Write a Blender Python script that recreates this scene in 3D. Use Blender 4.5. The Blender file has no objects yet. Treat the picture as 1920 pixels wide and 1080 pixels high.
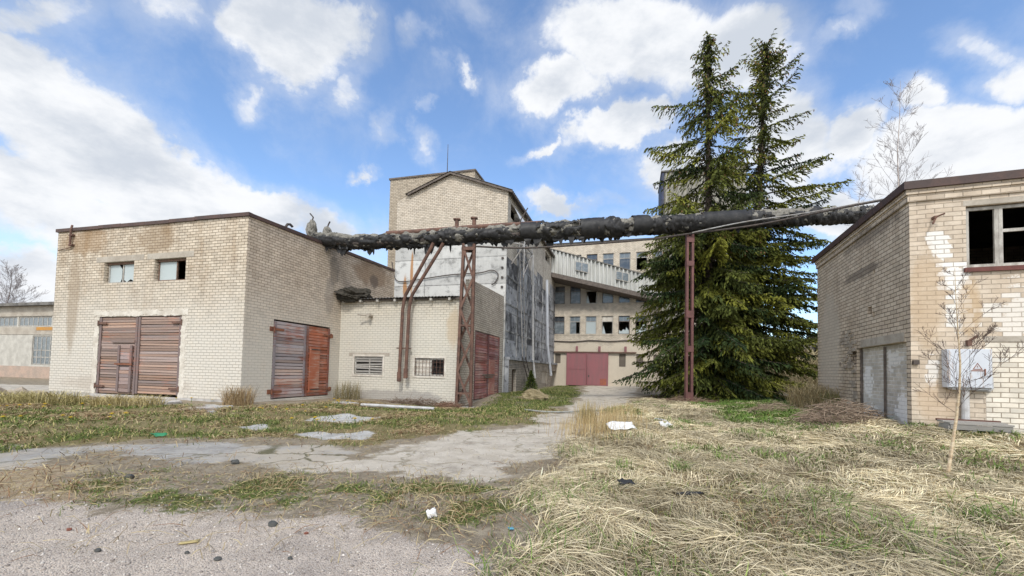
import bpy, math, random
import numpy as np
from mathutils import Vector, Matrix
R = math.radians
scene = bpy.context.scene
# ------------------------------------------------------------------ camera
cd = bpy.data.cameras.new('camera')
cam = bpy.data.objects.new('camera', cd)
scene.collection.objects.link(cam)
cd.sensor_fit = 'HORIZONTAL'; cd.sensor_width = 36.0; cd.lens = 15.0
cd.shift_y = 125.0 / 1920.0
cd.clip_start = 0.05; cd.clip_end = 6000
cam.matrix_world = Matrix.Translation((0, 0, 1.555)) @ Matrix.Rotation(math.pi/2 + 0.038, 4, 'X') @ Matrix.Rotation(0.023, 4, 'Z')
scene.camera = cam
scene.render.resolution_x = 1024; scene.render.resolution_y = 576
scene.view_settings.view_transform = 'Standard'; scene.view_settings.look = 'None'
scene.view_settings.exposure = 0.45; scene.view_settings.gamma = 1.0
scene.view_settings.use_curve_mapping = False
scene.render.engine = 'CYCLES'
scene.cycles.use_denoising = True
scene.cycles.max_bounces = 6; scene.cycles.diffuse_bounces = 3; scene.cycles.glossy_bounces = 2
scene.cycles.transparent_max_bounces = 8

SUN_EL, SUN_AZ = R(48), R(184)          # azimuth clockwise from +Y: behind the camera, a little to its left

# ------------------------------------------------------------------ node helpers
class NT:
    def __init__(s, tree): s.t = tree
    def __call__(s, typ, props=None, **kw):
        n = s.t.nodes.new('ShaderNode' + typ)
        for k, v in (props or {}).items(): setattr(n, k, v)
        for k, v in kw.items():
            k = k.replace('_', ' ')
            i = n.inputs[int(k[1:])] if (k[0] == 'i' and k[1:].isdigit()) else n.inputs[k]
            s.put(i, v)
        return n
    def put(s, i, v):
        if isinstance(v, bpy.types.Node): v = v.outputs[0]
        if isinstance(v, bpy.types.NodeSocket): s.t.links.new(v, i)
        else:
            if i.type == 'RGBA' and len(v) == 3: v = (*v, 1)
            i.default_value = v
    def m(s, op, a, b=0.0, clamp=False):
        return s('Math', {'operation': op, 'use_clamp': clamp}, i0=a, i1=b).outputs[0]
    def mix(s, f, a, b, mode='MIX'):
        n = s('Mix', {'data_type': 'RGBA', 'blend_type': mode}, i0=f, i6=a, i7=b)
        return n.outputs[2]
    def mr(s, v, a, b, c=0.0, d=1.0, smooth=True):
        return s('MapRange', {'interpolation_type': 'SMOOTHSTEP' if smooth else 'LINEAR'}, Value=v, From_Min=a, From_Max=b, To_Min=c, To_Max=d).outputs[0]
    def noise(s, vec, scale, detail=4.0, rough=0.55, dist=0.0):
        return s('TexNoise', None, Vector=vec, Scale=scale, Detail=detail, Roughness=rough, Distortion=dist).outputs[0]
    def mapping(s, vec, loc=(0,0,0), rot=(0,0,0), sc=(1,1,1), typ='POINT'):
        return s('Mapping', {'vector_type': typ}, Vector=vec, Location=loc, Rotation=rot, Scale=sc).outputs[0]
    def spot(s, vec, cx, cy, rx, ry, rot=0.0, soft=(1.25, 0.3)):
        p = s.mapping(vec, (cx, cy, 0), (0, 0, rot), (rx, ry, 1), 'TEXTURE')
        p = s('VectorMath', {'operation': 'MULTIPLY'}, i0=p, i1=(1, 1, 0))
        l = s('VectorMath', {'operation': 'LENGTH'}, i0=p).outputs['Value']
        return s.mr(l, soft[0], soft[1])

# ------------------------------------------------------------------ sky
world = bpy.data.worlds.new('World'); scene.world = world; world.use_nodes = True
wt = world.node_tree; wt.nodes.clear(); w = NT(wt)
sky = w('TexSky', {'sky_type': 'NISHITA', 'sun_disc': False, 'sun_elevation': SUN_EL, 'sun_rotation': SUN_AZ,
                   'altitude': 100, 'air_density': 1.0, 'dust_density': 0.6, 'ozone_density': 2.0})
tc = w('TexCoord').outputs['Generated']
sep = w('SeparateXYZ', None, Vector=tc)
yy = w.m('MAXIMUM', sep.outputs[1], 0.12)
gx = w.m('DIVIDE', sep.outputs[0], yy); gz = w.m('DIVIDE', sep.outputs[2], yy)
g = w('CombineXYZ', None, X=gx, Y=gz).outputs[0]
warp = w('TexNoise', None, Vector=tc, Scale=3.2, Detail=8.0, Roughness=0.62)
gw = w('VectorMath', {'operation': 'MULTIPLY_ADD'}, i0=warp.outputs[1], i1=(0.42, 0.36, 0), i2=g).outputs[0]
gw = w('VectorMath', {'operation': 'SUBTRACT'}, i0=gw, i1=(0.21, 0.18, 0)).outputs[0]
# cloud masses: photograph direction (centre, radii in 1/800 tangents, tilt, weight)
BL = [(230, 320, 520, 120, 30, 1.3), (60, 150, 190, 90, 30, 1.0), (90, 395, 330, 110, 12, .9), (520, 400, 260, 70, 20, .9),
      (20, 30, 160, 60, 0, .62), (560, 70, 165, 115, 12, 1.15), (640, 185, 60, 60, 30, .6), (480, 190, 45, 40, 0, .55),
      (330, 35, 150, 60, 10, .45), (772, 75, 42, 50, 60, .6), (866, 140, 48, 20, 25, .62), (735, 245, 40, 34, 0, .5),
      (800, 262, 45, 42, 60, .6), (672, 311, 34, 15, 0, .65), (900, 25, 60, 50, 30, .33), (820, 200, 20, 16, 0, .4),
      (1180, 60, 200, 110, -10, 1.1), (1060, 165, 110, 75, -15, 1.05), (1340, 90, 190, 130, 0, 1.0), (1150, 255, 130, 55, -25, .95),
      (1030, 297, 60, 22, -8, .7), (1260, 340, 110, 80, -20, 1.1), (1055, 398, 75, 26, 8, .8), (1480, 250, 150, 120, -20, .9),
      (1610, 235, 120, 75, -20, 1.0), (1750, 205, 75, 55, 20, .9), (1560, 60, 110, 28, -35, .5), (1600, 15, 90, 40, 0, .5),
      (1800, 300, 260, 85, -5, 1.15), (1830, 110, 110, 40, 20, .5), (1910, 190, 70, 80, 0, .7), (1500, 380, 250, 60, 0, 1.1),
      (1000, 480, 320, 60, 0, .5), (1750, 430, 260, 90, 0, .7), (60, 540, 330, 80, 0, .8)]
def gtan(u, v): # direction of a point of the photograph as tangents
    a, b = (u-960)/800., (665-v)/800.
    c, s = math.cos(.023), math.sin(.023); a, b = c*a - s*b, s*a + c*b
    c, s = math.cos(.038), math.sin(.038); f = c - s*b
    return a/f, (s + c*b)/f
dens = None
for (u, v, ru, rv, rot, wgt) in BL:
    cx, cz = gtan(u, v)
    d = w.m('MULTIPLY', w.spot(gw, cx, cz, ru/800, rv/800, R(-rot), (1.35, 0.15)), wgt)
    dens = d if dens is None else w.m('MAXIMUM', dens, d)
back = w.mr(sep.outputs[1], 0.25, 0.0)
dens = w.m('ADD', dens, w.m('MULTIPLY', back, w.mr(w.noise(tc, 2.0, 3), .36, .56, 0, 1.0)))
n1 = w.noise(tc, 5.5, 10.0, 0.62, 0.35)
n2 = w.noise(w.mapping(tc, (3, 1, 7), (0, 0, 0), (1, 1, 1.9)), 4.6, 8.0, 0.6)
dd = w.m('ADD', dens, w.m('MULTIPLY', w.m('SUBTRACT', n1, 0.5), 1.5))
cover = w.mr(dd, 0.25, 0.72)
veil = w.mr(w.m('ADD', dd, w.m('MULTIPLY', n2, .35)), 0.05, 0.8, 0, .38)
cover = w.m('MAXIMUM', cover, veil)
shade = w.mr(w.m('ADD', n2, w.m('MULTIPLY', dd, .10)), 0.46, 0.74)
ccol = w.mix(shade, (8.4, 8.55, 8.8), (5.6, 6.05, 6.75))
ccol = w.mix(w.mr(sep.outputs[1], 0.15, -0.3), ccol, (15.0, 15.0, 15.0))  # unseen clouds behind the camera, brightened to add fill light on the walls
skyc = w.mix(1.0, sky.outputs[0], (1.88, 2.02, 2.14), 'MULTIPLY')
col = w.mix(cover, skyc, ccol)
bg = w('Background', None, Color=col, Strength=0.085)
wo = w('OutputWorld', None, Surface=bg)
# ------------------------------------------------------------------ sun behind thin cloud
sl = bpy.data.lights.new('sun', 'SUN'); sl.energy = 1.9; sl.angle = R(9); sl.color = (1.0, .97, .91)
so = bpy.data.objects.new('sun', sl); scene.collection.objects.link(so)
sd = Vector((math.sin(SUN_AZ)*math.cos(SUN_EL), math.cos(SUN_AZ)*math.cos(SUN_EL), math.sin(SUN_EL)))
so.rotation_euler = sd.to_track_quat('Z', 'Y').to_euler(); so.location = (0, -20, 40)

# ------------------------------------------------------------------ object helpers
COL = scene.collection
def tag(o, label=None, cat=None, group=None, kind=None):
    if label: o['label'] = label
    if cat: o['category'] = cat
    if group: o['group'] = group
    if kind: o['kind'] = kind
    return o
def empty(name, loc=(0,0,0), rz=0.0, label=None, cat=None, group=None):
    o = bpy.data.objects.new(name, None); COL.objects.link(o)
    o.empty_display_size = .3
    o.location = loc; o.rotation_euler = (0, 0, rz)
    return tag(o, label, cat, group)
def mesh_from(name, V, F, mat, parent=None, cols=None, smooth=False, uvs=None):
    me = bpy.data.meshes.new(name)
    if isinstance(F, np.ndarray):
        V = np.asarray(V, np.float32); nf, k = F.shape
        me.vertices.add(len(V)); me.vertices.foreach_set('co', V.ravel())
        me.loops.add(nf*k); me.loops.foreach_set('vertex_index', F.ravel().astype(np.int32))
        me.polygons.add(nf); me.polygons.foreach_set('loop_start', np.arange(0, nf*k, k, dtype=np.int32))
        me.update(calc_edges=True)
    else:
        me.from_pydata([tuple(v) for v in V], [], F)
    if cols is not None:
        a = me.color_attributes.new('Col', 'FLOAT_COLOR', 'POINT')
        c = np.ones((len(V), 4), np.float32); c[:, :3] = np.asarray(cols, np.float32)[:, :3]
        a.data.foreach_set('color', c.ravel())
    if uvs is not None:
        ul = me.uv_layers.new(name='UVMap')
        ul.data.foreach_set('uv', np.asarray(uvs, np.float32).ravel())
    if smooth:
        me.polygons.foreach_set('use_smooth', [True]*len(me.polygons))
    if mat: me.materials.append(mat)
    o = bpy.data.objects.new(name, me); COL.objects.link(o)
    if parent: o.parent = parent
    return o
class MB:
    """collects faces; xf places them; uv is taken before xf"""
    def __init__(s, xf=None): s.V=[]; s.F=[]; s.U=[]; s.C=[]; s.xf = xf or Matrix(); s.col=(1,1,1)
    def face(s, pts, uv=None):
        pts = [Vector(p) for p in pts]
        if uv is None:
            n = (pts[1]-pts[0]).cross(pts[2]-pts[0])
            ax = max(range(3), key=lambda i: abs(n[i]))
            uv = [((p.y, p.z) if ax == 0 else (p.x, p.z) if ax == 1 else (p.x, p.y)) for p in pts]
        b = len(s.V)
        s.V += [s.xf @ p for p in pts]; s.F.append(list(range(b, b+len(pts)))); s.U += uv; s.C += [s.col]*len(pts)
    def hexa(s, p):      # 8 corners: bottom 0-3 ccw, top 4-7
        for f in ((3,2,1,0),(4,5,6,7),(0,1,5,4),(1,2,6,5),(2,3,7,6),(3,0,4,7)): s.face([p[i] for i in f])
    def box(s, x0, x1, y0, y1, z0, z1, m=None):
        p = [Vector(q) for q in ((x0,y0,z0),(x1,y0,z0),(x1,y1,z0),(x0,y1,z0),(x0,y0,z1),(x1,y0,z1),(x1,y1,z1),(x0,y1,z1))]
        if m is not None: p = [m @ q for q in p]
        s.hexa(p)
    def bar(s, a, b, wx, wy=None, up=(0,0,1)):
        a, b = Vector(a), Vector(b); wy = wy or wx; d = (b-a).normalized()
        u = d.cross(Vector(up))
        if u.length < 1e-3: u = d.cross(Vector((1,0,0)))
        u.normalize(); v = u.cross(d).normalized(); u *= wx/2; v *= wy/2
        s.hexa([a-u-v, a+u-v, b+u-v, b-u-v, a-u+v, a+u+v, b+u+v, b-u+v])
    def tube(s, pts, r, n=8, cap=True):
        pts = [Vector(p) for p in pts]; rs = r if isinstance(r, (list, tuple)) else [r]*len(pts)
        rings = []
        u = None
        for i, p in enumerate(pts):
            d = (pts[min(i+1, len(pts)-1)] - pts[max(i-1, 0)]).normalized()
            if u is None:
                u = d.cross(Vector((0,0,1)))
                if u.length < .05: u = d.cross(Vector((0,1,0)))
            u = (u - d*u.dot(d)).normalized(); v = d.cross(u)
            rings.append([p + (u*math.cos(2*math.pi*k/n) + v*math.sin(2*math.pi*k/n))*rs[i] for k in range(n)])
        for i in range(len(rings)-1):
            for k in range(n):
                k2 = (k+1) % n
                s.face([rings[i][k], rings[i+1][k], rings[i+1][k2], rings[i][k2]])
        if cap: s.face(rings[0]); s.face(rings[-1][::-1])
    def wall(s, x0, x1, z0, t0, t1, ops=(), depth=.25):
        """wall in the plane y=0 facing -y, top running from t0 at x0 to t1 at x1, rectangular openings with reveals"""
        xs = sorted({x0, x1, *[o[0] for o in ops], *[o[1] for o in ops]})
        top = lambda x: t0 + (t1-t0)*(x-x0)/(x1-x0)
        zs = sorted({z0, *[o[2] for o in ops], *[o[3] for o in ops]})
        for a, b in zip(xs, xs[1:]):
            col = zs + [None]
            for c, d in zip(col, col[1:]):
                if d is not None and any(o[0] < (a+b)/2 < o[1] and o[2] < (c+d)/2 < o[3] for o in ops): continue
                s.face([(a,0,c),(b,0,c),(b,0,d if d is not None else top(b)),(a,0,d if d is not None else top(a))])
        for o in ops:
            a, b, c, d = o[:4]; y = depth if len(o) < 5 else o[4]
            s.face([(a,0,c),(a,0,d),(a,y,d),(a,y,c)]); s.face([(b,0,c),(b,y,c),(b,y,d),(b,0,d)])
            s.face([(a,0,d),(b,0,d),(b,y,d),(a,y,d)]); s.face([(a,0,c),(a,y,c),(b,y,c),(b,0,c)])
    def build(s, name, mat, parent=None, smooth=False, label=None, cols=False):
        o = mesh_from(name, s.V, s.F, mat, parent, cols=[c for c in s.C] if cols else None, uvs=[u for u in s.U], smooth=smooth)
        if label: o['label'] = label
        return o
def T(x, y, z=0, rz=0): return Matrix.Translation((x, y, z)) @ Matrix.Rotation(rz, 4, 'Z')
rng = np.random.default_rng(7); random.seed(7)
def children(o): return [c for c in list(bpy.data.objects) if c.parent == o]
def copy_tree(o, parent=None):
    c = o.copy(); COL.objects.link(c)
    if parent: c.parent = parent
    for ch in children(o): copy_tree(ch, c)
    return c

# ------------------------------------------------------------------ numpy noise and masks
_perm = np.random.default_rng(3).random((256, 256))
def vnoise(x, y):
    xi = np.floor(x).astype(int); yi = np.floor(y).astype(int); fx = x-xi; fy = y-yi
    fx = fx*fx*(3-2*fx); fy = fy*fy*(3-2*fy)
    g = lambda a, b: _perm[a & 255, b & 255]
    return (g(xi,yi)*(1-fx)+g(xi+1,yi)*fx)*(1-fy) + (g(xi,yi+1)*(1-fx)+g(xi+1,yi+1)*fx)*fy
def fbm(x, y, s=1.0, o=4):
    x = np.asarray(x, float)*s; y = np.asarray(y, float)*s; r = 0; a = .5; t = 0
    for i in range(o):
        r = r + a*vnoise(x+17.3*i, y-9.1*i); t += a; a *= .5; x = x*2.03; y = y*2.03
    return r/t
def sstep(v, a, b):
    t = np.clip((v-a)/(b-a), 0, 1); return t*t*(3-2*t)
def polysd(x, y, P):
    x = np.asarray(x, float); y = np.asarray(y, float)
    inside = np.zeros(x.shape, bool); d = np.full(x.shape, 1e9); n = len(P)
    for i in range(n):
        x1, y1 = P[i]; x2, y2 = P[(i+1) % n]
        c = (y1 > y) != (y2 > y)
        with np.errstate(divide='ignore', invalid='ignore'):
            inside ^= c & (x < (x2-x1)*(y-y1)/((y2-y1) if y2 != y1 else 1e-9) + x1)
        ex, ey = x2-x1, y2-y1; t = np.clip(((x-x1)*ex+(y-y1)*ey)/(ex*ex+ey*ey+1e-12), 0, 1)
        d = np.minimum(d, np.hypot(x-x1-t*ex, y-y1-t*ey))
    return np.where(inside, d, -d)
# ------------------------------------------------------------------ materials
def material(name, fn, rough=.85, spec=.3):
    m = bpy.data.materials.new(name); m.use_nodes = True; t = m.node_tree; t.nodes.clear(); n = NT(t)
    p = n('BsdfPrincipled'); p.inputs['Roughness'].default_value = rough; p.inputs['Specular IOR Level'].default_value = spec
    fn(n, p); n('OutputMaterial', None, Surface=p)
    return m
def bump(n, p, h, strength=.5, dist=.02):
    n.put(p.inputs['Normal'], n('Bump', None, Height=h, Strength=strength, Distance=dist).outputs[0])
def UV(n): return n('UVMap', {'uv_map': 'UVMap'}).outputs[0]
def OBJ(n): return n('TexCoord').outputs['Object']
def brick(name, c1, c2, mortar, stain=(.20,.13,.07), stain_amt=.6, paint=None, paint_fn=None, spots=(), row=.12, wid=.31, msize=.011, streak=.6, mortar_paint=.75, wspots=()):
    def fn(n, p):
        uv = UV(n)
        wob = n('TexNoise', None, Vector=uv, Scale=1.3, Detail=3.0)
        q = n('VectorMath', {'operation': 'MULTIPLY_ADD'}, i0=wob.outputs[1], i1=(.03,.03,0), i2=uv).outputs[0]
        b = n('TexBrick', {'offset': .5, 'squash': 1.0}, Vector=q, Color1=(0,0,0), Color2=(1,1,1), Mortar=(.5,.5,.5), Scale=1.0, Mortar_Size=msize, Mortar_Smooth=.25, Bias=0.0, Brick_Width=wid, Row_Height=row)
        fac = b.outputs[1]
        c = n.mix(b.outputs[0], c1, c2)
        c = n.mix(n.mr(b.outputs[0], .88, .93, 0, .55), c, tuple(.62*a for a in c1)); c = n.mix(n.mr(b.outputs[0], .10, .05, 0, .5), c, tuple(min(.8, 1.18*a) for a in c2))
        fine = n.noise(uv, 22, 5, .65); mid = n.noise(uv, 2.3, 5, .6); big = n.noise(uv, .45, 4, .6)
        c = n.mix(n.mr(mid, .35, .7, 0, .5), c, tuple(.72*a for a in c1))
        st = n.noise(n.mapping(uv, (3.1, 0, 0), (0,0,0), (1.2, .22, 1)), 1.0, 6, .62)
        stm = n.m('MULTIPLY', n.mr(n.m('ADD', n.m('MULTIPLY', st, streak), n.m('MULTIPLY', big, 1.0-streak)), .47, .68), stain_amt)
        c = n.mix(stm, c, stain)
        mort = n.mix(n.mr(mid, .3, .7), mortar, tuple(.6*a for a in mortar))
        if paint:
            pm = n.m('MULTIPLY', paint_fn(n, uv), n.mr(n.m('ADD', fine, mid), .7, 1.0, .55, 1.0))
            c = n.mix(pm, c, n.mix(mid, paint, tuple(.8*a for a in paint)))
            mort = n.mix(n.m('MULTIPLY', pm, mortar_paint), mort, tuple(.85*a for a in paint))
        c = n.mix(fac, c, mort)
        for (cx, cz, rx, rz, rot_, colr, amt) in wspots:
            s_ = n.spot(uv, cx, cz, rx, rz, rot_, (1.3, .1))
            s_ = n.m('MULTIPLY', n.mr(n.m('ADD', n.m('ADD', s_, n.m('MULTIPLY', n.m('SUBTRACT', b.outputs[0], .5), .75)), n.m('MULTIPLY', n.m('SUBTRACT', fine, .5), .5)), .42, .5), amt)
            c = n.mix(n.m('MULTIPLY', s_, n.m('SUBTRACT', 1.0, n.m('MULTIPLY', fac, .75))), c, colr)
        for (cx, cz, rx, rz, colr, amt) in spots:
            s_ = n.spot(uv, cx, cz, rx, rz, 0, (1.3, .2))
            s_ = n.m('MULTIPLY', n.mr(n.m('ADD', s_, n.m('MULTIPLY', n.m('SUBTRACT', n.m('ADD', n.m('ADD', n.m('MULTIPLY', mid, .35), n.m('MULTIPLY', fine, .3)), n.m('MULTIPLY', st, .35)), .5), 2.6)), .3, .8), amt)
            c = n.mix(s_, c, colr)
        c = n.mix(n.mr(fine, .25, .8, .0, .35), c, n.mix(1.0, c, (.7,.68,.66), 'MULTIPLY'))
        n.put(p.inputs['Base Color'], c)
        h = n.m('ADD', n.m('MULTIPLY', n.m('SUBTRACT', 1.0, fac), .7), n.m('ADD', n.m('MULTIPLY', fine, .25), n.m('MULTIPLY', b.outputs[0], .12)))
        bump(n, p, h, .7, .02)
    return material(name, fn, .92, .15)
def plain(name, c, c2=None, scale=3.0, rough=.8, metal=0.0, b=.25, stretch=(1,1,1), lo=.35, hi=.65, spec=.3):
    def fn(n, p):
        o = n.mapping(OBJ(n), (0,0,0), (0,0,0), stretch)
        x = n.noise(o, scale, 6, .62); f = n.noise(o, scale*9, 4, .6)
        cc = n.mix(n.mr(x, lo, hi), c, c2 or tuple(.7*a for a in c))
        cc = n.mix(n.mr(f, .4, .75, 0, .4), cc, n.mix(1.0, cc, (.6,.58,.56), 'MULTIPLY'))
        n.put(p.inputs['Base Color'], cc); p.inputs['Metallic'].default_value = metal
        bump(n, p, n.m('ADD', x, n.m('MULTIPLY', f, .5)), b, .02)
    return material(name, fn, rough, spec)
def boards(name, wood, paint, amt, dark=(.03,.025,.02), stretch=(.5,1,14), sc=2.2):
    """old boarding: per-board tint from the mesh, flaking paint over grey wood"""
    def fn(n, p):
        o = n.mapping(OBJ(n), (0,0,0), (0,0,0), stretch)
        a = n('VertexColor', {'layer_name': 'Col'}).outputs[0]
        g1 = n.noise(o, sc, 6, .7); g2 = n.noise(o, sc*5, 4, .6)
        big = n.noise(OBJ(n), .9, 3, .5)
        c = n.mix(g2, wood, tuple(.45*x for x in wood))
        f = n.mr(n.m('ADD', n.m('MULTIPLY', g1, .75), n.m('MULTIPLY', big, .5)), 1.0-amt*.75-.14, 1.0-amt*.75+.02)
        c = n.mix(f, c, paint)
        c = n.mix(1.0, c, a, 'MULTIPLY')
        c = n.mix(n.mr(g2, .62, .8, 0, .4), c, dark)
        n.put(p.inputs['Base Color'], c); bump(n, p, n.m('ADD', g2, g1), .4, .015)
    return material(name, fn, .9, .1)
def glass(name, c, rough=.12, dirt=.4, spec=.6):
    def fn(n, p):
        x = n.noise(OBJ(n), 2.5, 5, .6)
        n.put(p.inputs['Base Color'], n.mix(n.mr(x, .4, .7, 0, dirt), c, tuple(min(1, .5*a+.25) for a in c)))
        n.put(p.inputs['Roughness'], n.mr(x, .3, .7, rough, rough+.2))
        bump(n, p, n.noise(OBJ(n), .9, 2), .03, .05)
    return material(name, fn, rough, spec)
low = lambda z0, z1: (lambda n, uv: n.mr(n.m('ADD', n('SeparateXYZ', None, Vector=uv).outputs[1], n.m('MULTIPLY', n.noise(uv, .55, 5, .6), 3.2)), z1+1.6, z0+1.6))
M = {}
CR1, CR2 = (.51,.43,.335), (.68,.60,.49)
M['garage_brick'] = brick('garage_brick', CR1, CR2, (.19,.15,.105), (.27,.175,.095), .62, (.68,.64,.57), low(2.0, 6.2), mortar_paint=.5,
    spots=[(-10.2, 4.6, .55, 3.2, (.30,.23,.16), .55), (-5.2, 7.0, 1.6, .9, (.24,.16,.09), .45), (-9.6, 7.2, 1.8, .9, (.30,.19,.10), .5), (-6.5, .55, 5.5, .5, (.42,.36,.30), .5)])
M['garage_side_brick'] = brick('garage_side_brick', (.54,.445,.35), (.66,.56,.45), (.24,.19,.14), (.30,.22,.14), .3, (.69,.65,.575), low(1.0, 6.3), mortar_paint=.85,
    spots=[(8.8, 7.2, 2.6, .9, (.23,.15,.09), .6), (8.9, 6.8, .6, .5, (.10,.085,.08), .6), (5.3, 6.6, .5, 1.0, (.16,.14,.12), .55), (5.0, 5.2, .45, 1.2, (.30,.27,.24), .45)])
M['annex_brick'] = brick('annex_brick', (.56,.49,.385), (.66,.60,.49), (.24,.20,.15), (.36,.27,.17), .35, (.66,.625,.545), low(3.2, 6.2), mortar_paint=.62,
    spots=[(6.6, 3.6, .5, 1.4, (.50,.39,.26), .6), (3.5, .1, 4.0, .45, (.30,.28,.26), .7)])
M['annex_side_brick'] = brick('annex_side_brick', (.50,.44,.37), (.60,.54,.45), (.17,.14,.11), (.24,.19,.14), .5)
M['silo_brick'] = brick('silo_brick', (.56,.49,.40), (.64,.57,.475), (.22,.18,.135), (.36,.29,.21), .35, msize=.011)
M['silo_side_brick'] = brick('silo_side_brick', (.56,.52,.46), (.66,.62,.55), (.22,.19,.15), (.30,.26,.21), .5)
M['plinth_brick'] = brick('plinth_brick', (.36,.32,.27), (.48,.43,.36), (.12,.10,.085), (.12,.10,.085), .75)
M['stair_brick'] = brick('stair_brick', (.42,.355,.275), (.50,.435,.345), (.19,.155,.12), (.24,.18,.12), .4)
M['factory_brick'] = brick('factory_brick', (.60,.53,.43), (.70,.625,.52), (.36,.31,.25), (.33,.265,.2), .45, (.70,.62,.50), low(4.2, 4.8),
    spots=[(1.5, 9.3, 6.5, 1.7, (.30,.275,.245), .6)])
M['house_brick'] = brick('house_brick', (.54,.45,.35), (.67,.58,.475), (.42,.35,.275), (.43,.315,.215), .6, msize=.010, wid=.35, row=.116,
    spots=[(1.15, 3.4, .3, .9, (.47,.33,.19), .6), (.35, 3.6, .5, 1.6, (.50,.37,.24), .5), (.5, 1.0, .6, .7, (.52,.38,.25), .5)],
    wspots=[(.88,4.1,.42,.62,.1,(.80,.79,.77),.92),(.62,4.95,.24,.55,.35,(.80,.79,.76),.85),(.95,3.2,.34,.6,0,(.78,.77,.74),.8),(2.7,3.2,1.5,1.0,0,(.74,.71,.66),.8),(.42,1.8,.16,.5,0,(.78,.76,.73),.7)])
M['house_side_brick'] = brick('house_side_brick', (.55,.455,.35), (.67,.58,.465), (.21,.17,.13), (.27,.195,.135), .6, msize=.012, wid=.35, row=.116,
    spots=[(-6.0, 2.6, 1.6, 3.0, (.55,.50,.43), .6), (-3.0, 4.95, 1.9, .22, (.10,.085,.075), .6), (-2.4, 6.0, 2.6, .3, (.12,.10,.085), .5)])
M['infill_brick'] = brick('infill_brick', (.50,.455,.385), (.68,.63,.555), (.80,.78,.75), (.45,.40,.33), .3, (.76,.75,.72), low(.2, 1.2), msize=.014, row=.11, wid=.3, wspots=[(4.5,1.5,.45,.55,0,(.86,.85,.83),.9),(5.0,.5,.5,.4,0,(.84,.82,.79),.8),(6.7,.8,.5,.6,0,(.86,.85,.83),.9),(6.2,2.1,.6,.35,0,(.82,.80,.76),.8)])
M['white_patch_brick'] = brick('white_patch_brick', (.72,.66,.56), (.80,.75,.66), (.40,.34,.27), (.50,.43,.33), .3)
def conc(n, p, base, darkc, amt, streak_sc, white=None):
    uv = UV(n)
    b = n('TexBrick', {'offset': 0.0}, Vector=uv, Color1=(0,0,0), Color2=(1,1,1), Mortar=(.5,.5,.5), Scale=1.0, Mortar_Size=.04, Mortar_Smooth=.4, Brick_Width=3.0, Row_Height=1.85)
    fac = b.outputs[1]
    f = n.noise(uv, 14, 6, .65); m_ = n.noise(uv, 1.6, 6, .65); s_ = n.noise(n.mapping(uv, (0,0,0), (0,0,0), (1, .2, 1)), streak_sc, 6, .65)
    c = n.mix(m_, base, tuple(.82*x for x in base))
    sepz = n('SeparateXYZ', None, Vector=uv).outputs[1]
    cell = n.m('FRACT', n.m('DIVIDE', sepz, 1.85))
    k = n.m('ADD', n.m('ADD', n.m('MULTIPLY', s_, .8), n.m('MULTIPLY', m_, .45)), n.m('MULTIPLY', n.m('SUBTRACT', b.outputs[0], .5), .5))
    c = n.mix(n.m('MULTIPLY', n.mr(k, .52, .86), amt), c, darkc)
    c = n.mix(n.m('MULTIPLY', n.mr(n.m('ADD', m_, n.m('MULTIPLY', f, .4)), .72, .85), amt), c, tuple(.5*x for x in darkc))
    if white: c = n.mix(n.m('MULTIPLY', n.mr(n.m('ADD', n.noise(n.mapping(uv, (9,4,0)), .8, 5, .65), n.m('MULTIPLY', f, .15)), .57, .7), .7), c, white)
    c = n.mix(n.m('MULTIPLY', fac, n.mr(m_, .3, .6, .3, .9)), c, tuple(.35*x for x in base))
    c = n.mix(n.mr(f, .5, .8, 0, .4), c, n.mix(1.0, c, (.55,.54,.53), 'MULTIPLY'))
    bump(n, p, n.m('ADD', n.m('SUBTRACT', n.m('MULTIPLY', f, .4), n.m('MULTIPLY', fac, 1.0)), m_), .6, .03)
    return uv, c, f
def _cf(n, p):
    uv, c, f = conc(n, p, (.60,.595,.57), (.35,.345,.33), .6, 1.6)
    wv = n.noise(n.mapping(uv, (0,0,0), (0,0,0), (3,.5,1)), 2, 5)
    for cx, cz, rx, rz in ((-7.05, 8.3, .16, 2.2), (-7.55, 7.3, .22, 1.2)):
        r_ = n.spot(uv, cx, cz, rx, rz, 0, (1.2, .1))
        r_ = n.mr(n.m('ADD', r_, n.m('SUBTRACT', wv, .5)), .2, .7)
        c = n.mix(n.m('MULTIPLY', r_, .85), c, n.mix(wv, (.42,.20,.05), (.30,.13,.04)))
    n.put(p.inputs['Base Color'], c)
M['silo_concrete'] = material('silo_concrete', _cf, .9, .15)
def _cs(n, p):
    uv, c, f = conc(n, p, (.33,.34,.36), (.07,.07,.075), .95, .8, (.47,.48,.49)); n.put(p.inputs['Base Color'], c)
M['weathered_concrete'] = material('weathered_concrete', _cs, .9, .15)
M['fascia'] = plain('fascia', (.062,.043,.04), (.095,.057,.047), 2, .6)
M['concrete'] = plain('concrete', (.44,.40,.34), (.34,.30,.25), 1.5, .95)
M['pale_plaster'] = plain('pale_plaster', (.66,.62,.55), (.50,.455,.39), 2.5, .95, b=.5)
M['slab_concrete'] = plain('slab_concrete', (.52,.50,.48), (.36,.34,.32), 2.0, .95, b=.6)
M['rubble'] = plain('rubble', (.40,.35,.29), (.26,.22,.18), 3, .95, b=.6)
M['tar_roof'] = plain('tar_roof', (.05,.05,.05), (.09,.085,.08), 1.2, .95)
M['rust'] = plain('rust', (.17,.095,.07), (.10,.06,.048), 4, .8, b=.3)
M['rust_bright'] = plain('rust_bright', (.26,.11,.06), (.15,.06,.04), 6, .8)
M['red_post'] = plain('red_post', (.165,.075,.068), (.115,.055,.05), 2.5, .65, b=.15)
M['dark_metal'] = plain('dark_metal', (.045,.04,.038), (.09,.07,.06), 6, .6)
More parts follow.
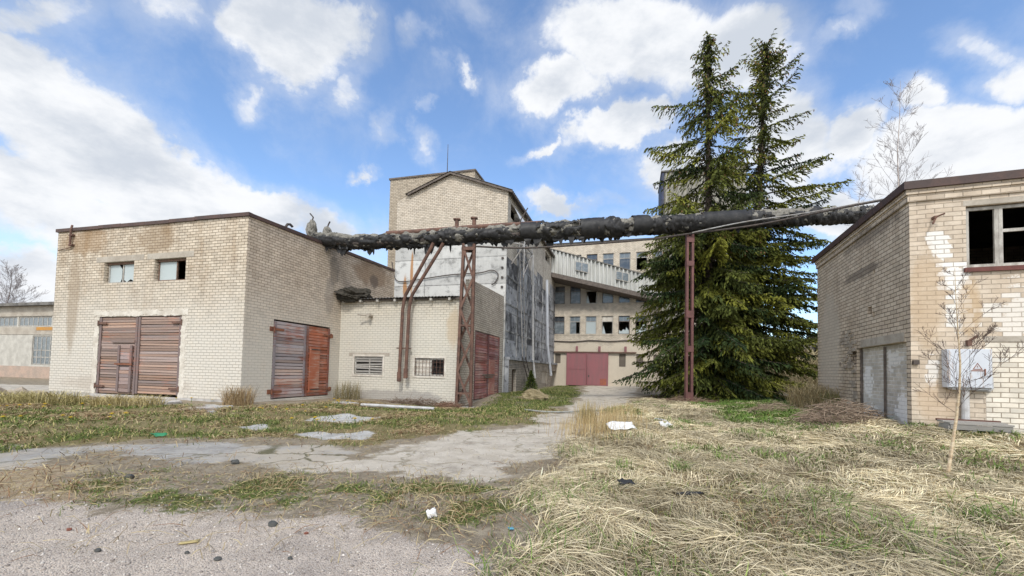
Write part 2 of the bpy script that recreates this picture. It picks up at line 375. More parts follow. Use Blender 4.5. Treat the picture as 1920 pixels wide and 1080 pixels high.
M['grey_metal'] = plain('grey_metal', (.36,.36,.36), (.24,.22,.20), 3, .6)
M['galv'] = plain('galv', (.58,.61,.66), (.46,.48,.52), 2.2, .5, b=.08, stretch=(1,1,.3))
M['pale_pipe'] = plain('pale_pipe', (.50,.50,.50), (.38,.37,.36), 5, .6)
M['frame_grey'] = plain('frame_grey', (.48,.46,.42), (.30,.28,.25), 7, .9, stretch=(1,1,.4))
M['frame_brown'] = plain('frame_brown', (.20,.12,.085), (.12,.08,.06), 7, .9)
M['frame_dark'] = plain('frame_dark', (.10,.085,.075), (.17,.14,.12), 5, .9)
M['sill_red'] = plain('sill_red', (.15,.055,.045), (.10,.04,.035), 5, .7)
M['glass_dark'] = glass('glass_dark', (.035,.042,.05), .06, .25, .7)
M['glass_grey'] = glass('glass_grey', (.13,.155,.17), .15, .4, .6)
M['glass_milky'] = glass('glass_milky', (.40,.455,.46), .35, .3, .4)
M['black_hole'] = plain('black_hole', (.006,.006,.006), (.01,.01,.01), 3, 1.0, b=0)
M['board_grey'] = boards('board_grey', (.42,.40,.37), (.50,.48,.45), .3)
M['board_brown'] = boards('board_brown', (.43,.335,.30), (.44,.22,.16), .26)
M['board_red'] = boards('board_red', (.52,.46,.45), (.33,.14,.10), .33)
M['board_orange'] = boards('board_orange', (.52,.42,.38), (.33,.125,.08), .47)
M['board_pink'] = boards('board_pink', (.48,.36,.33), (.27,.12,.11), .46)
M['board_old'] = boards('board_old', (.20,.17,.14), (.26,.21,.17), .3)
M['bench_wood'] = boards('bench_wood', (.40,.38,.35), (.30,.28,.26), .3, stretch=(.6,6,10))
def _gate(n, p):
    o = OBJ(n); a = n.noise(n.mapping(o,(0,0,0),(0,0,0),(2,2,.35)), 1.6, 6, .65); f = n.noise(o, 6, 5, .65)
    c = n.mix(n.mr(a,.35,.7), (.29,.115,.125), (.235,.115,.12)); c = n.mix(n.mr(f,.66,.76), c, (.20,.085,.05))
    s_ = n.spot(n.mapping(o,(0,0,0),(R(90),0,0)), 2.05, -.33, .35, .38, 0)
    n.put(p.inputs['Base Color'], c); bump(n, p, f, .1, .01)
M['gate_pink'] = material('gate_pink', _gate, .6, .3)
M['gate_rusty'] = plain('gate_rusty', (.36,.13,.06), (.27,.09,.08), 4, .7)
def _corr(n, p):
    o = OBJ(n); a = n.noise(n.mapping(o,(0,0,0),(0,0,0),(2.5,2.5,.3)), 1.2, 6, .65); f = n.noise(o, 5, 5, .65)
    c = n.mix(n.mr(a,.35,.7), (.62,.62,.59), (.45,.45,.42)); c = n.mix(n.mr(f,.6,.8,0,.5), c, (.22,.21,.18))
    n.put(p.inputs['Base Color'], c)
M['corrugated'] = material('corrugated', _corr, .85, .2)
M['corrugated_dark'] = plain('corrugated_dark', (.38,.365,.32), (.25,.24,.205), 1.5, .9, stretch=(2.5,2.5,.3))
M['blue_trim'] = plain('blue_trim', (.05,.06,.12), (.04,.045,.07), 3, .7)
M['asbestos'] = plain('asbestos', (.20,.19,.175), (.10,.095,.09), 2, .95, b=.4)
M['moss_clump'] = plain('moss_clump', (.07,.062,.05), (.03,.028,.022), 8, 1.0, b=1.5)

# ------------------------------------------------------------------ building parts
def boarded_leaf(parent, name, mat, x0, x1, z0, z1, y, n, tints=None, jit=.012, thick=.035, label=None, base=(1,1,1), seed=0, lean=0.0, frame=True):
    rr = random.Random(seed); mb = MB(); h = (z1-z0)/n
    for i in range(n):
        t = rr.uniform(.7, 1.3); wv = rr.uniform(-.04,.15)
        mb.col = (base[0]*t*(1+wv), base[1]*t, base[2]*t*(1-wv))
        dy = rr.uniform(-jit, jit); a = rr.uniform(-.008,.008); gap = rr.uniform(.010,.028)
        za, zb = z0+i*h+gap, z0+(i+1)*h
        e0, e1 = rr.uniform(0,.02), rr.uniform(0,.02)
        mb.hexa([(x0+e0,y+dy,za+a),(x1-e1,y+dy,za-a),(x1-e1,y+dy+thick,za-a),(x0+e0,y+dy+thick,za+a),
                 (x0+e0,y+dy-.006,zb+a),(x1-e1,y+dy-.006,zb-a),(x1-e1,y+dy+thick,zb-a),(x0+e0,y+dy+thick,zb+a)])
    mb.col = (.02,.02,.02); mb.box(x0+.03, x1-.03, y+thick+.02, y+thick+.04, z0+.02, z1-.02)
    if frame:
        mb.col = (.62,.62,.66)
        for xa in (x0, x1-.12): mb.box(xa, xa+.12, y-.045, y-.016, z0, z1)
    o = mb.build(name, mat, parent, cols=True)
    if label: o['label'] = label
    return o
def hinge(parent, x, z, y, d, mat='rust'):
    mb = MB(); mb.box(min(x,x+d*.5), max(x,x+d*.5), y-.075, y-.045, z-.05, z+.05); mb.tube([(x-d*.04,y-.06,z-.12),(x-d*.04,y-.06,z+.12)], .035, 8)
    mb.box(min(x-d*.06,x-d*.24), max(x-d*.06,x-d*.24), y-.02, y+.02, z-.10, z+.10)
    return mb.build('hinge', M[mat], parent)
def window(parent, x0, x1, z0, z1, y, mat_frame, panes, mulls=(), trans=(), w=.06, rot=0.0, org=(0,0,0), d=.06):
    """frame centred on y with mullions at mulls (x) and transoms at trans (z or (x0,x1,z)); panes: (poly or None, material)"""
    xf = T(*org, rot); mb = MB(xf)
    mb.box(x0, x0+w, y-d/2, y+d/2, z0, z1); mb.box(x1-w, x1, y-d/2, y+d/2, z0, z1)
    mb.box(x0+w, x1-w, y-d/2, y+d/2, z0, z0+w); mb.box(x0+w, x1-w, y-d/2, y+d/2, z1-w, z1)
    for m_ in mulls: mb.box(m_-w/2, m_+w/2, y-d/2+.003, y+d/2-.003, z0+w, z1-w)
    for t_ in trans:
        a, b, z = t_ if isinstance(t_, tuple) else (x0+w, x1-w, t_)
        mb.box(a, b, y-d/2+.006, y+d/2-.006, z-w/2, z+w/2)
    fr = mb.build('window', mat_frame, parent)
    for poly, mt in panes:
        pm = MB(xf)
        if len(poly) == 4 and not isinstance(poly[0], tuple):
            a, b, c, e = poly; pm.box(a, b, y-.005, y+.005, c, e)
        else:
            pm.face([(p[0], y-.006, p[1]) for p in poly]); pm.face([(p[0], y+.006, p[1]) for p in poly][::-1])
            for p, q in zip(poly, poly[1:]+poly[:1]): pm.face([(p[0],y-.006,p[1]),(p[0],y+.006,p[1]),(q[0],y+.006,q[1]),(q[0],y-.006,q[1])])
        pm.build('pane', mt, fr)
    return fr
def ragged_strip(mb, x0, x1, z0, z1, y, t, rr, amp=.05, n=14):
    """thin coat of plaster with an uneven edge, standing t proud of y"""
    if x1-x0 > z1-z0:
        xs = [x0+(x1-x0)*i/n for i in range(n+1)]
        lo = [z0+rr.uniform(-amp,amp) for _ in xs]; hi = [z1+rr.uniform(-amp,amp) for _ in xs]
        for i in range(n): mb.hexa([(xs[i],y-t,lo[i]),(xs[i+1],y-t,lo[i+1]),(xs[i+1],y,lo[i+1]),(xs[i],y,lo[i]),(xs[i],y-t,hi[i]),(xs[i+1],y-t,hi[i+1]),(xs[i+1],y,hi[i+1]),(xs[i],y,hi[i])])
    else:
        zs = [z0+(z1-z0)*i/n for i in range(n+1)]
        lo = [x0+rr.uniform(-amp,amp) for _ in zs]; hi = [x1+rr.uniform(-amp,amp) for _ in zs]
        for i in range(n): mb.hexa([(lo[i],y-t,zs[i]),(hi[i],y-t,zs[i]),(hi[i],y,zs[i]),(lo[i],y,zs[i]),(lo[i+1],y-t,zs[i+1]),(hi[i+1],y-t,zs[i+1]),(hi[i+1],y,zs[i+1]),(lo[i+1],y,zs[i+1])])

YAW = -0.2726
# ================================================================== garage on the left
ga = empty('brick_garage', (-10.89, 17.23, 0), YAW, 'two storey cream brick garage with brown boarded double gates and two small upper windows', 'garage')
GW, GD = 11.5, 11.1
gate_op = (-8.34, -3.34, -.05, 3.60, .14)
wops = [(-8.21, -6.33, 5.12, 6.10, .3), (-5.10, -3.27, 5.12, 6.10, .3)]
mb = MB(); mb.wall(-GW, 0, -.8, 7.72, 7.62, [gate_op]+wops)
mb.xf = T(-GW, GD, 0, R(-90)); mb.wall(0, GD, -.8, 8.0, 7.72)
mb.xf = T(0, GD, 0, R(180)); mb.wall(0, GW, -.8, 7.9, 8.0)
mb.build('wall', M['garage_brick'], ga)
sops = [(1.50, 5.15, .07, 3.59, .10)]
mb = MB(T(0, 0, 0, R(90))); mb.wall(0, GD, -.8, 7.62, 7.9, sops)
mb.build('side_wall', M['garage_side_brick'], ga)
mb = MB(); mb.face([(-GW,0,7.70),(0,0,7.60),(0,GD,7.88),(-GW,GD,7.98)]); mb.build('roof', M['tar_roof'], ga)
mb = MB()
def slopebar(mb, a, b, h, out):
    a, b = Vector(a), Vector(b); d = (b-a); nrm = Vector((d.y, -d.x, 0)).normalized()
    o1, o2 = nrm*out, -nrm*.12
    z = Vector((0,0,h))
    mb.hexa([a+o1, b+o1, b+o2, a+o2, a+o1+z, b+o1+z, b+o2+z, a+o2+z])
rr = random.Random(4)
for i in range(8):
    x0, x1 = -GW-.08 + (GW+.16)*i/8, -GW-.08 + (GW+.16)*(i+1)/8
    zz = lambda x: 7.72 + (7.62-7.72)*(x+GW)/GW
    dz = rr.uniform(-.025,.02)
    slopebar(mb, (x0,0,zz(x0)+dz), (x1-.006,0,zz(x1)+dz), .15, .07)
slopebar(mb, (.0,.07,7.62), (.0,GD,7.90), .15, .075)
mb.build('fascia', M['fascia'], ga)
# lintels and plaster
for a, b in ((-8.75,-5.75), (-5.55,-2.85)):
    mb = MB(); mb.box(a, b, -.006, .02, 6.11, 6.36); mb.build('lintel', M['concrete'], ga)
mb = MB(); rr = random.Random(2)
ragged_strip(mb, -8.62, -8.36, .1, 3.5, 0, .008, rr, .07, 30); ragged_strip(mb, -3.33, -3.05, .1, 3.5, 0, .008, rr, .07, 30)
ragged_strip(mb, -8.7, -3.0, 3.63, 3.86, 0, .012, rr, .06, 60)
mb.build('gate_plaster', M['pale_plaster'], ga)
mb = MB(); mb.box(-GW+.02, -.01, -.03, 0, -.6, .10); mb.build('plinth', M['slab_concrete'], ga)
# front gate
for x0, x1, sd in ((-8.32,-5.93,1), (-5.89,-3.36,2)):
    lf = boarded_leaf(ga, 'gate_leaf', M['board_brown'], x0, x1, .12+(.06 if sd==2 else 0), 3.56, .06, 29, seed=sd)
    for z in (.45, 3.3): hinge(lf, x0 if sd==1 else x1, z, .04, 1 if sd==1 else -1)
    if sd == 1:
        wd = boarded_leaf(lf, 'wicket_door', M['board_brown'], -7.0, -6.12, .22, 2.30, .005, 13, seed=9, base=(.9,.9,.95))
        mb = MB(); mb.box(-7.12,-6.05,-.075,-.045,1.42,1.50); mb.build('crossbar', M['rust_bright'], lf, label='orange red iron bar across the wicket door')
        mb = MB(); mb.col=(.7,.7,.7); mb.box(-7.45,-6.02,-.02,.035,2.42,2.52); mb.build('rail', M['board_brown'], lf, cols=True)
# side gate
for x0, x1, mt, sd, lab in ((1.53,3.45,'board_red',3,'gate leaf with peeling whitish paint over red'), (3.49,5.12,'board_orange',4,'gate leaf in orange red paint')):
    lf = boarded_leaf(ga, 'gate_leaf', M[mt], x0, x1, .10, 3.52, .02, 24, seed=sd, label=lab, base=(1.05,1.05,1.08) if sd==3 else (1,1,1))
    for z in (.4, 3.15): hinge(lf, x0 if sd==3 else x1, z, .0, 1 if sd==3 else -1, 'rust_bright')
    if sd == 4:
        boarded_leaf(lf, 'wicket_door', M['board_orange'], 3.72, 4.42, .28, 2.5, -.03, 1, seed=11, jit=.0, base=(1.1,1.05,1.0), frame=False)
        for z in (.42, 2.38):
            mb = MB(); mb.box(3.8,4.4,-.075,-.06,z-.03,z+.03); mb.build('strap', M['dark_metal'], lf)
    for c in [lf]+children(lf): c.rotation_euler = (0,0,0)
    lf.rotation_euler = (0,0,R(90))
# windows of the garage
cm = M['glass_milky']
window(ga, -8.19, -6.35, 5.14, 6.08, .2, M['frame_grey'], [
    ([(-8.12,5.21),(-7.45,5.21),(-7.37,5.35),(-7.36,5.78),(-7.55,6.0),(-8.12,6.0)], cm), ([(-7.22,5.3),(-7.05,5.2),(-6.8,5.32),(-6.6,5.22),(-6.43,5.35),(-6.43,6.0),(-7.22,6.0)], cm)], mulls=(-7.27,))
window(ga, -5.08, -3.29, 5.14, 6.08, .2, M['frame_brown'], [((-5.02,-4.03,5.2,6.02), cm)], mulls=(-4.0,))
for a, b in ((-8.19,-6.35), (-5.08,-3.29)):
    mb = MB(); mb.box(a, b, .11, .2, 6.0, 6.095); mb.build('window_header', M['frame_brown'], ga)
mb = MB(); mb.tube([(-10.45,-.10,6.95),(-10.45,-.10,7.75),(-10.52,-.02,7.98)], .045); mb.tube([(-11.3,-.06,6.82),(-10.47,-.06,6.9)], .02, 6)
mb.box(-10.55,-10.3,-.12,0,7.45,7.52); mb.box(-10.55,-10.3,-.12,0,6.98,7.05); mb.build('pipe_bracket', M['rust'], ga)
mb = MB(); mb.tube([(-.35,2.3,7.6),(-.35,2.3,8.0),(-.33,2.36,8.12),(-.3,2.5,8.16),(-.28,2.62,8.08)], .06); mb.build('vent_pipe', M['dark_metal'], ga)

# ================================================================== annex
an = empty('low_annex', (-9.29, 22.96, 0), YAW, 'low whitewashed brick annex with two small windows under a corrugated roof', 'annex')
w1 = (.95, 2.67, 1.19, 2.14, .12); w2 = (4.51, 6.16, 1.2, 2.1, .12)
mb = MB(); mb.wall(-.25, 7.0, -1.0, 5.12, 5.12, [w1, w2]); mb.build('front_wall', M['annex_brick'], an)
mb = MB(T(7.0, 0, 0, R(90)))
gop = (1.95, 6.45, -.1, 3.7, .1)
mb.wall(0, 1.15, -1.0, 5.12, 5.3); mb.wall(1.15, 7.2, -1.0, 6.3, 6.45, [gop])
mb.face([(1.15,0,5.3),(1.15,.3,5.3),(1.15,.3,6.3),(1.15,0,6.3)]); mb.face([(1.15,0,6.3),(7.2,0,6.45),(7.2,.3,6.45),(1.15,.3,6.3)])
mb.build('side_wall', M['annex_side_brick'], an)
# corrugated lean-to roof
def corrugated(mb, x0, x1, pitch, amp, f):
    n = int((x1-x0)/pitch*6); ps = []
    for i in range(n+1):
        x = x0+(x1-x0)*i/n; ps.append((x, amp*math.sin(2*math.pi*(x-x0)/pitch)))
    for (a, da), (b, db) in zip(ps, ps[1:]): mb.face(f(a, da, b, db))
mb = MB(); corrugated(mb, -.1, 6.75, .18, .028, lambda a,da,b,db: [(a,-.3,5.17+da),(b,-.3,5.17+db),(b,7.1,6.2+db),(a,7.1,6.2+da)])
mb.build('roof', M['asbestos'], an, smooth=True)
for i in range(7):
    mb = MB(); mb.box(.25+i*1.02, .37+i*1.02, -.25, .1, 4.99, 5.12); mb.build('rafter_end', M['frame_grey'], an)
mb = MB(); mb.box(-.1, 6.98, -.12, -.003, 5.06, 5.13); mb.build('eave_board', M['frame_dark'], an)
for x0, x1, z0, z1 in ((.6,3.05,2.16,2.34),):
    mb = MB(); mb.box(x0, x1, -.006, .02, z0, z1); mb.build('lintel', M['concrete'], an)
for (a,b,c,d) in (w1[:4], w2[:4]):
    mb = MB()
    for q in ((a-.1,a,c-.1,d+.1),(b,b+.1,c-.1,d+.1)): mb.box(*q[:2], -.02, 0, *q[2:])
    mb.box(a,b,-.02,0,d,d+.1); mb.box(a,b,-.03,0,c-.1,c)
    mb.build('window_surround', M['pale_plaster'], an)
wv = window(an, .97, 2.65, 1.21, 2.12, .08, M['frame_grey'], [], mulls=(1.85,), trans=(1.62,))
mb = MB(); rr = random.Random(5); mb.col=(1,1,1)
for z, t in ((1.36,.0),(1.52,-.02),(1.72,.03),(1.90,0),(2.03,.01)): mb.hexa([(1.0,.05,z-.045-t),(2.6,.05,z-.045+t),(2.6,.07,z-.045+t),(1.0,.07,z-.045-t),(1.0,.05,z+.045-t),(2.6,.05,z+.045+t),(2.6,.07,z+.045+t),(1.0,.07,z+.045-t)])
mb.build('slat', M['board_grey'], wv, cols=True)
wv = window(an, 4.53, 6.14, 1.22, 2.08, .09, M['frame_grey'], [((4.58,5.36,1.26,2.04), M['pale_plaster'])], mulls=(5.4,))
mb = MB()
for i in range(9): x = 4.56+i*.195; mb.tube([(x,.0,1.2),(x,.0,2.1)], .011, 5)
for i in range(3): z = 1.4+i*.25; mb.tube([(4.51,.012,z),(6.16,.012,z)], .011, 5)
mb.build('window_grille', M['rust'], wv)
lf = None
for x0, x1, sd in ((1.98,4.2,21),(4.24,6.42,22)):
    lf = boarded_leaf(an, 'gate_leaf', M['board_pink'], x0, x1, -.05, 3.66, .03, 26, seed=sd, base=(1.1,1.1,1.15)); lf.parent = an
    lf.location = (7.0,0,0)
    if sd == 22: boarded_leaf(lf, 'wicket_door', M['board_pink'], 4.4, 5.5, 0.1, 2.2, -.03, 1, seed=24, jit=0, frame=False)
    lf.rotation_euler = (0,0,R(90))
mb = MB(T(7.0,0,0,R(90))); mb.col=(1,1,1); mb.box(3.3,5.4,-.06,-.01,1.25,1.33); mb.box(3.6,5.0,-.09,-.06,1.12,1.2); mb.build('crossbar', M['board_old'], an, cols=True)
mb = MB(); mb.tube([(1.9,.02,4.28),(1.9,-.35,4.28)], .10, 10); mb.tube([(1.9,-.2,4.27),(1.35,-.42,4.33)], .045, 6); mb.build('pipe_stub', M['concrete'], an)
def clump(name, loc, rx, ry, rz, mat, seed, parent=None, sub=3, rough=.35):
    import bmesh
    bm = bmesh.new(); bmesh.ops.create_icosphere(bm, subdivisions=sub, radius=1)
    rr = random.Random(seed); ox, oy = rr.uniform(0,90), rr.uniform(0,90)
    for v in bm.verts:
        a = v.co; k = 1 + rough*(float(fbm(ox+a.x*2+a.z*1.7, oy+a.y*2-a.z*1.3, 1.6, 4))-.5)*2
        v.co = Vector((a.x*rx*k, a.y*ry*k, a.z*rz*k))
    me = bpy.data.meshes.new(name); bm.to_mesh(me); bm.free(); me.materials.append(mat)
    o = bpy.data.objects.new(name, me); COL.objects.link(o); o.location = loc
    if parent: o.parent = parent
    return o
c0 = clump('moss_heap', (-8.55, 22.65, 5.40), .95, .45, .36, M['moss_clump'], 5, sub=5, rough=.55)
tag(c0, 'dark mossy heap of debris on the left end of the annex roof', 'debris')

# ================================================================== silo building
si = empty('silo_building', (-.5, 28.3, 0), YAW, 'tall silo building with cream brick gable above grey concrete panel walls', 'silo')
SW, SL = 8.4, 19.3
EV, AP = 13.65, 15.25
CZ = 10.35     # top of the concrete panels
mb = MB(); mb.wall(-SW, 0, CZ, EV, EV)
mb.face([(-SW,0,EV),(0,0,EV),(-SW/2,0,AP)])
mb.build('gable_wall', M['silo_brick'], si)
mb = MB(T(-SW, SL, 0, R(-90))); mb.wall(0, SL, -.5, EV, EV); mb.xf = T(0, SL, 0, R(180)); mb.wall(0, SW, -.5, EV, EV)
mb.xf = Matrix(); mb.face([(0,SL,EV),(-SW,SL,EV),(-SW/2,SL,AP)])
mb.build('back_wall', M['silo_brick'], si)
mb = MB(T(0,0,0,R(90))); CS = 9.7
uop = [(.7, 2.6, 12.1, 13.1, .3), (13.0, 15.4, 12.4, 13.2, .3)]
# brick above the concrete, with an uneven lower edge in steps
st = [(0,9.2),(2.6,10.6),(6.0,9.9),(9.5,10.4),(12,9.4),(15.5,10.6),(SL,0)]
for (a, z), (b, _) in zip(st, st[1:]):
    mb.wall(a, b, z, EV, EV, [o for o in uop if a <= o[0] < b])
mb.build('side_brick_wall', M['silo_side_brick'], si)
mb = MB(T(0,0,0,R(90)))
for (a, z), (b, _) in zip(st, st[1:]): mb.wall(a, b, 2.4, z, z)
mb.build('side_panel_wall', M['weathered_concrete'], si)
mb = MB(); mb.wall(-SW, 0, -.5, CZ, CZ); mb.build('front_panel_wall', M['silo_concrete'], si)
# plinth with a ledge and openings
pops = [(.86,2.0,-.1,1.67,.3),(5.9,8.1,.48,1.64,.2),(11.0,13.4,.41,1.58,.2),(16.0,19.0,0,1.62,.4)]
mb = MB(T(.3,0,0,R(90))); mb.wall(0, SL+.3, -.6, 2.3, 2.3, pops); mb.build('plinth_wall', M['plinth_brick'], si)
mb = MB(); mb.box(0, .42, -.05, SL+.4, 2.3, 2.48); mb.box(0, .33, -.02, 0, -.5, 2.3); mb.build('ledge', M['weathered_concrete'], si)
mb = MB(T(.3,0,0,R(90))); mb.col=(.6,.5,.45); mb.box(.9,1.96,.2,.25,-.1,1.64); mb.box(1.35,1.42,.17,.2,-.1,1.64); mb.build('door', M['board_old'], si, cols=True)
mb = MB(T(.3,0,0,R(90))); mb.box(5.95,8.05,.1,.12,.5,1.6); mb.build('window_sheet', M['galv'], si)
mb = MB(T(.3,0,0,R(90))); mb.box(11.05,13.35,.1,.13,.45,1.55); mb.build('window_board', M['concrete'], si)
# panel joint ribs and pipes on the side
mb = MB(T(0,0,0,R(90)))
for i, y in enumerate((3.0,6.0,9.0,12.0,15.0)):
    mb.box(y-.07, y+.07, -.05, 0, 2.5, 9.2); 
for z in (4.25,6.1,7.95): mb.box(.05, SL, -.035, 0, z-.05, z+.05)
mb.build('panel_joint', plain('pale_joint', (.38,.38,.38), (.08,.08,.08), 1.2, .95, b=.5), si)
mb = MB(T(0,0,0,R(90))); mb.tube([(6.4,-.3,11.0),(6.9,-.38,2.5),(7.1,-.55,1.0)], .09, 8); mb.build('drain_pipe', M['pale_pipe'], si)
mb = MB(T(0,0,0,R(90))); mb.tube([(12.6,-.28,10.3),(13.4,-.32,4.0),(14.3,-.55,1.2)], .13, 8); mb.build('drain_pipe', M['galv'], si)
for k, z in enumerate((5.2,5.85,6.5,7.15,7.8,8.45,9.1,9.75,10.2)):
    mb = MB(); mb.tube([(-.28,-.07,z),(-.28,.0,z)], .085, 8); mb.build('anchor_plate', M['dark_metal'], si)
# roof
mb = MB(); ov = .35; sl = (AP-EV)/(SW/2)
for sgn in (1,-1):
    xe = -SW/2 + sgn*(SW/2+ov); ze = EV - sl*ov
    y0, y1 = -.28, SL+.3
    if sgn == 1:
        corrugated(mb, y0, y1, .3, .035, lambda a,da,b,db: [(-SW/2,a,AP+.10+da),(xe,a,ze+.10+da),(xe,b,ze+.10+db),(-SW/2,b,AP+.10+db)])
    else:
        corrugated(mb, y0, y1, .3, .035, lambda a,da,b,db: [(-SW/2,b,AP+.10+db),(xe,b,ze+.10+db),(xe,a,ze+.10+da),(-SW/2,a,AP+.10+da)] if False else [(-SW/2,a,AP+.10+da),(-SW/2,b,AP+.10+db),(xe+1.1,b,ze+.10+db+sl*1.1),(xe+1.1,a,ze+.10+da+sl*1.1)])
mb.build('roof', M['asbestos'], si, smooth=True)
mb = MB()
mb.bar((-SW/2,-.2,AP+.0), (ov,-.2,EV-sl*ov+.0), .06, .14); mb.bar((-SW/2,-.2,AP+.0), (-SW+.95,-.2,EV+sl*.95), .06, .14)
mb.box(.28,.34,-.2,SL+.3,EV-sl*ov-.06,EV-sl*ov+.06); mb.build('barge_board', M['frame_dark'], si)
mb = MB(); mb.face([(0,0,EV),(.34,0,EV-.12),(.34,SL,EV-.12),(0,SL,EV)]); mb.build('soffit', M['frame_dark'], si)
# taller stair block behind
SB = (-10.42, -3.3, 2.2, 8.0, 16.4)
mb = MB(); mb.xf = T(0,SB[2],0); mb.wall(SB[0], SB[1], -.5, SB[4], SB[4]); mb.xf = T(SB[0],SB[3],0,R(-90)); mb.wall(0, SB[3]-SB[2], -.5, SB[4], SB[4])
mb.xf = T(SB[1],SB[2],0,R(90)); mb.wall(0, SB[3]-SB[2], 10, SB[4], SB[4]); mb.xf = T(SB[1],SB[3],0,R(180)); mb.wall(0, SB[1]-SB[0], 10, SB[4], SB[4])
mb.build('stair_block', M['stair_brick'], si)
mb = MB(); mb.box(SB[0]-.08, SB[1]+.08, SB[2]-.08, SB[3]+.08, SB[4], SB[4]+.13); mb.build('parapet_cap', M['frame_dark'], si)
# hanging tilted shelter panel and brackets by the upper side window
mb = MB(T(0,0,0,R(90)))
mb.hexa([(1.2,-1.0,11.3),(4.4,-1.0,11.9),(4.4,-.95,11.9),(1.2,-.95,11.3),(1.2,-.2,12.9),(4.4,-.2,12.9),(4.4,-.15,12.9),(1.2,-.15,12.9)])
mb.build('hatch_panel', M['galv'], si)
mb = MB(T(0,0,0,R(90)))
for a, b in (((1.0,-.05,11.0),(1.3,-1.05,12.9)),((4.6,-.05,11.2),(4.4,-1.0,12.9)),((1.2,-1.0,12.4),(4.4,-.9,11.6)),((2.6,-1.02,11.2),(3.4,-.5,12.9))): mb.bar(a, b, .07)
mb.build('hatch_brace', M['dark_metal'], si)
# steel access frame and ladder on the side wall
mb = MB(T(0,0,0,R(90)))
for y in (1.2, 3.6):
    mb.bar((y,-.9,10.3),(y,0,9.0),.07); mb.bar((y,-.9,10.3),(y,0,10.5),.07); mb.bar((y,-.9,8.0),(y,-.9,10.9),.06)
mb.bar((1.2,-.9,10.3),(3.6,-.9,10.3),.07); mb.bar((1.2,-.9,10.3),(3.6,-.9,8.2),.05); mb.bar((3.6,-.9,10.3),(1.2,-.9,8.2),.05)
mb.build('access_frame', M['grey_metal'], si)
def ladder(name, p0, p1, wdir, wdt, n, mat, label):
    mb = MB(); p0, p1, wd = Vector(p0), Vector(p1), Vector(wdir).normalized()*wdt/2
    mb.bar(p0-wd, p1-wd, .06); mb.bar(p0+wd, p1+wd, .06)
    for i in range(n):
        q = p0 + (p1-p0)*(i+.5)/n; mb.bar(q-wd, q+wd, .04)
    o = mb.build(name, mat); return tag(o, label, 'ladder')
def loc(root, x, y, z): return Matrix.Translation(root.location) @ Matrix.Rotation(root.rotation_euler.z, 4, 'Z') @ Vector((x, y, z))
sdir = Vector((math.cos(YAW+math.pi/2), math.sin(YAW+math.pi/2), 0))
ladder('metal_ladder', loc(si,.85,4.3,.5), loc(si,.5,3.3,2.6), sdir, 1.0, 7, M['dark_metal'], 'dark short ladder leaning on the brick plinth of the silo')
ladder('metal_ladder', loc(si,.45,3.6,2.6), loc(si,.35,2.3,11.0), sdir, .9, 26, M['grey_metal'], 'tall thin grey ladder up the dark concrete silo side')
rod = MB(); a = loc(si,-6.1,3.4,16.4); rod.tube([a, a+Vector((0,0,1.2)), a+Vector((0,0,3.0))], [.04,.03,.018], 6)
rod.box(a.x-.12,a.x+.12,a.y-.12,a.y+.12,a.z+.1,a.z+.2)
tag(rod.build('lightning_rod', M['dark_metal']), 'thin lightning rod standing on top of the silo stair block', 'lightning rod')
def cable(name, pts, r, mat, label, n=6):
    pts = [Vector(p) for p in pts]; out = []
    for i in range(len(pts)-1):
        p0, p1, p2, p3 = pts[max(i-1,0)], pts[i], pts[i+1], pts[min(i+2,len(pts)-1)]
        for k in range(n):
            t = k/n; out.append(.5*((2*p1)+(p2-p0)*t+(2*p0-5*p1+4*p2-p3)*t*t+(3*p1-p0-3*p2+p3)*t**3))
    out.append(pts[-1]); mb = MB(); mb.tube(out, r, 6); o = mb.build(name, mat, smooth=True); return tag(o, label, 'cable')
cable('power_cable', [loc(si,x,-.1,z) for x, z in ((-8.6,9.2),(-8.3,8.0),(-7.6,7.75),(-6.0,7.9),(-4.0,8.1),(-1.9,8.15),(-1.0,8.3),(-.55,8.0),(-.7,7.5),(-1.0,7.3))], .035, M['dark_metal'], 'black cable sagging across the white concrete front of the silo')

# ================================================================== factory block at the back
fa = empty('factory_block', (4.5, 46.5, 0), YAW, 'long four storey cream brick factory block at the end of the track', 'factory')
FX0, FX1, FH = -7.0, 16.4, 15.55
rows = [(5.66,7.60),(8.96,10.93),(12.35,14.30)]
fops = []
xs = [.01+1.71*k for k in range(-3, 9)]
for z0, z1 in rows:
    for x in xs: fops.append((x, x+1.15, z0, z1, .22))
gl = [(.21,.81,2.5,3.55,.15),(6.97,7.64,2.24,3.6,.1),(8.69,9.39,2.24,3.6,.1),(10.37,11.16,2.2,3.55,.1),(1.62,5.8,-.2,3.6,.2)]
mb = MB(); mb.wall(FX0, FX1, -.6, FH, FH, fops+gl)
mb.xf = T(FX1,0,0,R(90)); mb.wall(0, 12, -.6, FH, FH)
mb.xf = T(FX0,12,0,R(-90)); mb.wall(0, 12, -.6, FH, FH); mb.xf = T(FX1,12,0,R(180)); mb.wall(0, FX1-FX0, -.6, FH, FH)
mb.build('wall', M['factory_brick'], fa)
mb = MB(); mb.box(FX0-.1, FX1+.1, -.12, 12.1, FH, FH+.12); mb.build('roof', M['tar_roof'], fa)
mb = MB()
for z0, z1 in rows: mb.box(FX0+.05, FX1-.05, -.03, 0, z0-.1, z0-.02)
mb.build('sill_band', M['factory_brick'], fa)
protos = {}
